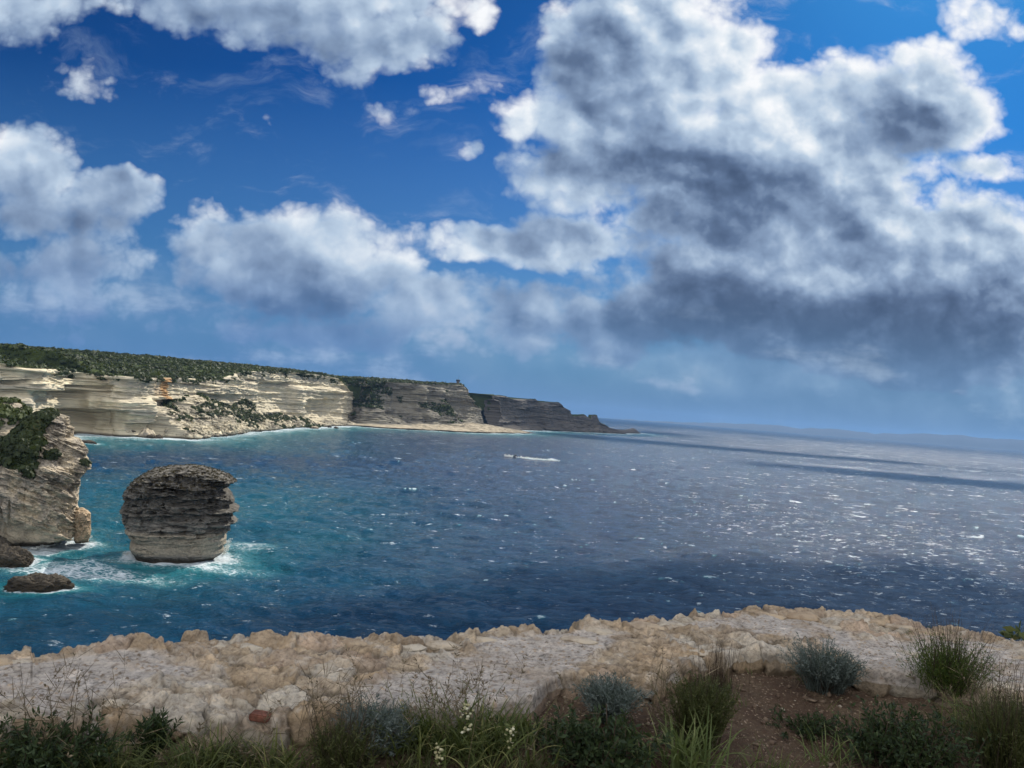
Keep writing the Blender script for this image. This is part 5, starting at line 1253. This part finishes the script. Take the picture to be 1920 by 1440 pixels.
clump(862, 1405, 150, 86, 38, 'big green grass clump with dry branching seed heads, the tallest grass in the middle', n=640, w=.0075, lean=.42, bend=1.0, heads=46, stalk_h=1.7)
clump(775, 1392, 60, 62, 48, 'leafy green grass tuft on the left flank of the big grass clump', n=200, w=.009, lean=.6, bend=.9)
clump(945, 1384, 60, 60, 49, 'arching green grass tuft on the right flank of the big grass clump', n=200, w=.009, lean=.6, bend=.9)
herb(1690, 1442, 84, 80, 39, 'dark leafy low shrub at the bottom edge, second from the right corner', n=200, leaf=.024, dens=36, lean=.42)
herb(1110, 1436, 70, 80, 40, 'dark herb with broad leaves below the blue-grey cushion, near the middle', n=130, leaf=.030, asp=2.4, dens=26, mat=G_DARK, name='leafy_herb', cat='plant')
herb(1520, 1372, 54, 34, 41, 'low sprawling green plant on bare soil in front of the round grey cushion', n=80, leaf=.022, asp=3.2, dens=22, mat=G_DARK, name='sprawling_herb', cat='plant', lean=.95)
herb(85, 1446, 88, 66, 42, 'dark leafy shrub in the bottom left corner', n=240, leaf=.024, asp=3.4, dens=36)
broom(285, 1425, 40, 74, 43, 'dark rosemary-like sprig rising against the pale wall on the left', n=60, mat=G_DARK, bare=.05, dens=46, lean=.20, leaf=.028, name='rosemary_sprig')
broom(128, 1385, 20, 44, 44, 'small dark sprig standing over the wall edge at far left', n=14, mat=G_DARK, bare=.1, dens=60, lean=.25, leaf=.022, name='rosemary_sprig')
clump(1288, 1452, 62, 96, 45, 'pale foxtail grass tuft at the bottom edge under the needle bush', n=130, w=.010, mat=G_PALE, lean=.35, bend=.9, name='foxtail_grass')
clump(1210, 1420, 50, 60, 50, 'few bent pale grass blades beside the needle bush', n=16, w=.012, mat=G_PALE, lean=.8, bend=1.4, name='foxtail_grass')
clump(1668, 1296, 30, 38, 46, 'spiky star-shaped dry grass at the foot of the wall, left of the broom', n=26, w=.005, mat=G_STRAW, lean=.8, bend=.1, name='spiky_grass')
clump(1560, 1432, 40, 60, 51, 'thin green grass tuft on the soil left of the dark leafy shrub', n=46, w=.006, mat=G_PALE, lean=.5, bend=1.0)
clump(1850, 1385, 75, 88, 52, 'straw-tinged grass tuft beside the broom bush at the right', n=150, w=.006, mat=G_GRASS, heads=12)
clump(1450, 1470, 70, 60, 53, 'sparse short grass at the bottom edge, right of the foxtail grass', n=90, w=.006, mat=G_GRASS)
for k, (px, py, rp, hp, nb) in enumerate([(30, 1455, 60, 90, 120), (190, 1455, 70, 95, 170), (250, 1470, 60, 90, 150), (360, 1450, 70, 100, 170), (430, 1440, 60, 85, 150), (520, 1450, 60, 85, 140), (770, 1460, 60, 70, 110), (905, 1460, 60, 60, 90), (1000, 1450, 50, 60, 80), (1180, 1468, 60, 60, 80)]):
    lab = ['short grass tuft in the extreme bottom left corner', 'tangled grass tuft right of the corner shrub', 'grass tuft below the rosemary sprig', 'yellow-green grass tuft right of the rosemary sprig, with long arching blades', 'grass tuft below the broken brick, to its left',
           'strawy grass tuft directly below the broken brick', 'low grass between the wiry bush and the flower stems', 'low grass under the big grass clump', 'short grass right of the flowering stems at the bottom edge', 'short grass under the broad-leaved herb'][k]
    clump(px, py, rp, hp * .72, 60 + k, lab, n=nb, w=.006, mat=G_GRASS if k % 2 else G_OLIVE, heads=6 if k in (0, 3, 5) else 0, name='grass_tuft', group='grass tufts along the bottom edge', stalk_h=1.2)
for k, (px, py, hp, ns, lab) in enumerate([(75, 1415, 128, 14, 'bare twiggy stalks in front of the pale mortar at far left'), (165, 1400, 110, 9, 'thin bare stalks right of the far left ones'), (585, 1395, 110, 16, 'dry stalks before the wall, above the wiry bush'), (655, 1380, 100, 12, 'dry stalks right of the wiry bush, against the buff stones'), (1260, 1360, 110, 12, 'tall dry stalks at the left of the needle bush'), (1905, 1400, 100, 14, 'dry stalks at the right edge, over the wall')]):
    r = np.random.default_rng(80 + k); o, p = plant('dry_stalks', lab, 'dry stalks', px, py, 'dry stalks in front of the wall'); kk = m_per_px(p); Hh = hp * kk
    st = blades(r, ns, p, Hh, .0032, .16, .3, seg=7, spread=.06, taper=.6)
    br = leaves_on(r, st[3], ns * 7, .10, 40, droop=-.2, lo=.35); sd2 = leaves_on(r, st[3], ns * 9, .013, 2.5, lo=.6)
    part('stalks', st[:3], G_STRAW, o); part('side_twigs', join([br, sd2]), G_STRAW, o)
# flowering spikes
for k, (px, py, hp, nf, lab) in enumerate([(868, 1430, 104, 26, 'tallest stem of pale button flowers, in front of the big grass clump'), (955, 1440, 78, 20, 'leaning stem of pale button flowers right of the tallest one'), (822, 1462, 70, 18, 'short stem of pale button flowers at the bottom edge, left of the tallest one')]):
    r = np.random.default_rng(90 + k); o, p = plant('flower_stem', lab, 'flower', px, py); Hh = hp * m_per_px(p)
    st = blades(r, 1, p, Hh * 1.2, .005, [.03, .16, .03][k], .1, seg=8, spread=0, taper=.4)
    C = st[3][0]; part('stem', join([st[:3], leaves_on(r, st[3], 26, .035, 4, lo=.1)]), G_PALE, o)
    Vs, Fs, Ts = [], [], []
    off = 0
    for q in range(nf):
        t = r.uniform(.50, 1.0) * (len(C) - 1); j = min(int(t), len(C) - 2); c = C[j] * (1 - t + j) + C[j + 1] * (t - j) + r.normal(size=3) * np.array([.010, .010, .003])
        th = np.linspace(0, 2 * np.pi, 8, endpoint=False); ph = np.linspace(.1, math.pi - .1, 5)[:, None]; s = r.uniform(.0045, .0075)
        V = np.stack([np.sin(ph) * np.cos(th) * s, np.sin(ph) * np.sin(th) * s, np.cos(ph) * s * .8 + 0 * th], -1).reshape(-1, 3) * (1 + r.normal(size=(40, 1)) * .08) + c
        Vs.append(V); Fs.append(grid_faces(5, 8, True) + off); Ts.append(np.full(40, r.uniform())); off += 40
    part('flowers', (np.vstack(Vs), np.vstack(Fs), np.concatenate(Ts)), G_FLOW, o)
# broad-leaved plant beyond the wall at the right edge
r = np.random.default_rng(99); q = at_z(1925, 1215, ZW - .12); o = empty('broadleaf_plant', q[:]); tag(o, 'green plant with broad drooping leaves beyond the wall at the right edge', 'plant')
st = blades(r, 14, q[:], .16, .005, .6, .8, seg=6, spread=.03, taper=.4)
part('stems', st[:3], G_PALE, o); part('foliage', leaves_on(r, st[3], 46, .085, 2.3, droop=.9, lo=.5), G_GRASS, o)

# ground cover and litter nobody could count
def cover():
    r = np.random.default_rng(120); n = 5200
    x = r.uniform(-2.7, 5.2, n); d = r.uniform(.02, 2.0, n) ** .9
    y = near_edge_y(x) - d; px, py = proj_np(np.column_stack([x, y, soil_z(x, y)]))
    dens = fbm(x * 1.6, y * 1.6, 2.0, 3) + .75 * sstep(px, 760, 420) + .25 * sstep(py, 1380, 1440) - .45 * ((px > 1380) & (px < 1500)) - .15
    k = r.uniform(size=n) < dens.clip(.03, 1); x, y = x[k], y[k]; b = np.column_stack([x, y, soil_z(x, y)])
    a = [blades(r, len(b), b, .10, .005, .5, 1.0, seg=4, spread=.015)[:3] for _ in range(4)]
    tag(mesh_np('grass', *join(a)[:2], G_GRASS, attrs={'tint': join(a)[2]}), 'short wild grass growing between the shrubs along the bottom', kind='stuff')
    n = 6500; x = r.uniform(-2.7, 5.2, n); y = near_edge_y(x) - r.uniform(.01, 1.8, n); b = np.column_stack([x, y, soil_z(x, y) + .006])
    a = blades(r, n, b, .045, .0034, 1.42, .25, seg=3, spread=.01)
    tag(mesh_np('litter', a[0], a[1], G_STRAW, attrs={'tint': a[2]}), 'dry straw and twigs littering the soil', kind='stuff')
cover()

# ------------------------------------------------------------------ signal station, mast and boat
import bmesh
def bm_obj(name, fn, mat, parent=None, smooth=False):
    bm = bmesh.new(); fn(bm); me = bpy.data.meshes.new(name); bm.to_mesh(me); bm.free(); me.materials.append(mat)
    if smooth:
        for f in me.polygons: f.use_smooth = True
    o = bpy.data.objects.new(name, me); COL.objects.link(o)
    if parent: o.parent = parent
    return o
def add_box(bm, c, s, bev=0.0):
    r = bmesh.ops.create_cube(bm, size=1.0); vs = r['verts']; bmesh.ops.scale(bm, vec=s, verts=vs); bmesh.ops.translate(bm, vec=c, verts=vs)
    if bev: bmesh.ops.bevel(bm, geom=list({e for v in vs for e in v.link_edges}), offset=bev, segments=2, affect='EDGES')
def add_cyl(bm, c, r1, r2, h, n=20):
    r = bmesh.ops.create_cone(bm, cap_ends=True, segments=n, radius1=r1, radius2=r2, depth=h); bmesh.ops.translate(bm, vec=(c[0], c[1], c[2] + h / 2), verts=r['verts'])
M_CONC = simple_mat('weathered_render', (.12, .105, .095), .9, .2, .4)
M_PALE = simple_mat('pale_render', (.24, .22, .20), .9, .15, .4)
M_GLS = simple_mat('dark_glass', (.02, .025, .03), .15, .2, 1, spec=.5)
M_MET = simple_mat('grey_metal', (.10, .10, .10), .5, .2, 2)
d = math.hypot(*PD(860, 1)) ; c = at_d(852, 722.5, 1900)
z0 = c.z - 2.0
st = empty('signal_station', (c.x, c.y, z0 + 1.2), -.35); st.scale = (1.25, 1.25, 1.25); tag(st, 'grey signal station with a flared lookout tower on top of the middle headland', 'signal station')
bm_obj('wall', lambda bm: add_box(bm, (-1, 0, 2.6), (15, 8, 5.2), .1), M_CONC, st)
bm_obj('roof', lambda bm: add_box(bm, (-1, 0, 5.45), (15.8, 8.8, .5), .05), M_PALE, st)
bm_obj('terrace', lambda bm: add_box(bm, (1, -1, .6), (24, 13, 2.2), .1), M_PALE, st)
bm_obj('tower', lambda bm: (add_cyl(bm, (7.2, 0, 0), 3.1, 2.9, 8.2), add_cyl(bm, (7.2, 0, 8.2), 2.9, 4.1, 1.4), add_cyl(bm, (7.2, 0, 11.6), 4.4, 4.0, .7)), M_CONC, st)
bm_obj('lookout_glazing', lambda bm: add_cyl(bm, (7.2, 0, 9.6), 4.1, 4.1, 2.0), M_GLS, st)
bm_obj('antenna', lambda bm: add_cyl(bm, (8.0, 0, 12.3), .18, .10, 8.5, 8), M_MET, st)
for xx in (-6.5, -3.5, -.5, 2.5):
    w = bm_obj('window', lambda bm: add_box(bm, (xx, -4.06, 3.1), (1.2, .2, 1.5)), M_GLS, st)
c2 = at_d(835, 721.5, 1880)
ms = bm_obj('mast', lambda bm: (add_cyl(bm, (0, 0, -3), .45, .3, 12.5, 10), add_box(bm, (0, 0, 7.8), (3.2, .35, .35))), M_MET)
ms.location = (c2.x, c2.y, c2.z); tag(ms, 'thin signal mast on the headland left of the station', 'mast')

# speedboat running left through the chop
b0 = at_z(967, 858)
boat = empty('speedboat', (b0.x, b0.y, .35), math.pi - .17); tag(boat, 'small dark speedboat throwing a long white wake in the middle of the bay', 'boat')
def hull(bm):
    n = 14; rows = []
    for i in range(n + 1):
        t = i / n; w = 1.45 * (1 - max(0, (t - .45) / .55) ** 2.2); x = -4 + 8.4 * t; k = .25 + .75 * max(0, t - .5) ** 1.5 * 1.4
        rows.append([bm.verts.new((x, s * w * q, z)) for s, q, z in ((-1, 1, 1.05 + k * .35), (-1, .92, .45), (0, 0, -.35 + .9 * max(0, t - .7) * 2), (1, .92, .45), (1, 1, 1.05 + k * .35))])
    for a, b in zip(rows[:-1], rows[1:]):
        for j in range(4): bm.faces.new((a[j], a[j + 1], b[j + 1], b[j]))
        bm.faces.new((a[0], b[0], b[4], a[4]))
    bm.faces.new(rows[0])
bm_obj('hull', hull, simple_mat('dark_hull', (.03, .035, .045), .4, .2, 1), boat, True)
bm_obj('cabin', lambda bm: add_box(bm, (.4, 0, 1.85), (2.4, 1.7, 1.3), .25), M_GLS, boat)
bm_obj('canopy', lambda bm: add_box(bm, (.2, 0, 2.75), (3.2, 2.1, .14), .05), simple_mat('canopy_cloth', (.05, .05, .055), .7), boat)
bm_obj('engine', lambda bm: add_box(bm, (-4.2, 0, .9), (.7, .9, 1.5), .15), M_GLS, boat)
# thrown spray: lumps of white water at the bow and along the wake edges
r = np.random.default_rng(77); pts = []
for k in range(900):
    u = r.uniform()
    if u < .35: x = r.uniform(3.0, 12.0); y = r.normal(0, .9); z = abs(r.normal(0, .55))
    else:
        x = -r.uniform(0, 46); s = r.choice([-1, 1]); y = s * (1.6 + .07 * -x) + r.normal(0, .5); z = abs(r.normal(0, .55)) * (1 + x / 60)
    pts.append((x, y, z))
M_SPRAY = leaf_mat('spray', (.82, .85, .87), (.9, .92, .93), rough=.9, trans=.4)
sp = bush_cloud('spray', np.array(pts), .42, M_SPRAY, 78, None, leaves=8); sp.parent = boat; sp['kind'] = 'stuff'

# surf breaking against the stack and crag
def surf_spray(name, label, pts, n, size, seed, hgt):
    r = np.random.default_rng(seed); P = []
    pts = [at_z(*p) for p in pts]
    for _ in range(n):
        k = r.integers(0, len(pts) - 1); f = r.uniform(); a, b = pts[k], pts[k + 1]
        P.append((a.x * (1 - f) + b.x * f + r.normal(0, .45), a.y * (1 - f) + b.y * f + r.normal(0, .6), abs(r.normal(0, hgt)) * (.5 + .8 * math.sin(k * 2.1 + f * 2.1) ** 2)))
    bush_cloud(name, np.array(P), size, M_SPRAY, seed, label, leaves=9)
surf_spray('surf', 'white surf bursting along the foot of the sea stack', [(236, 1038), (258, 1044), (290, 1050), (330, 1054), (380, 1051)], 420, .22, 130, .35)
surf_spray('surf', 'white surf at the right foot of the sea stack', [(418, 1040), (424, 1030), (428, 1015)], 260, .22, 131, .45)
surf_spray('surf', 'white surf at the foot of the near crag', [(60, 1030), (95, 1024), (130, 1014), (168, 1008)], 420, .22, 132, .25)

# ------------------------------------------------------------------ water and air
bb = at_z(967, 858)
build_sea(FAR[0], ROCKS, (bb.x + 4, bb.y))
def build_haze():
    bm = bmesh.new(); add_box(bm, (0, 0, 155), (46000, 46000, 330)); me = bpy.data.meshes.new('haze'); bm.to_mesh(me); bm.free()
    mt = bpy.data.materials.new('haze_air'); mt.use_nodes = True; mt.node_tree.nodes.clear(); N = NT(mt.node_tree)
    v = N.new('ShaderNodeVolumePrincipled'); out = N.new('ShaderNodeOutputMaterial'); N.l.new(v.outputs[0], out.inputs['Volume'])
    v.inputs['Color'].default_value = (.24, .46, .86, 1); v.inputs['Density'].default_value = 3.1e-5; v.inputs['Anisotropy'].default_value = .2
    me.materials.append(mt); o = bpy.data.objects.new('haze', me); COL.objects.link(o); tag(o, 'thin blue sea air', kind='stuff')
build_haze()
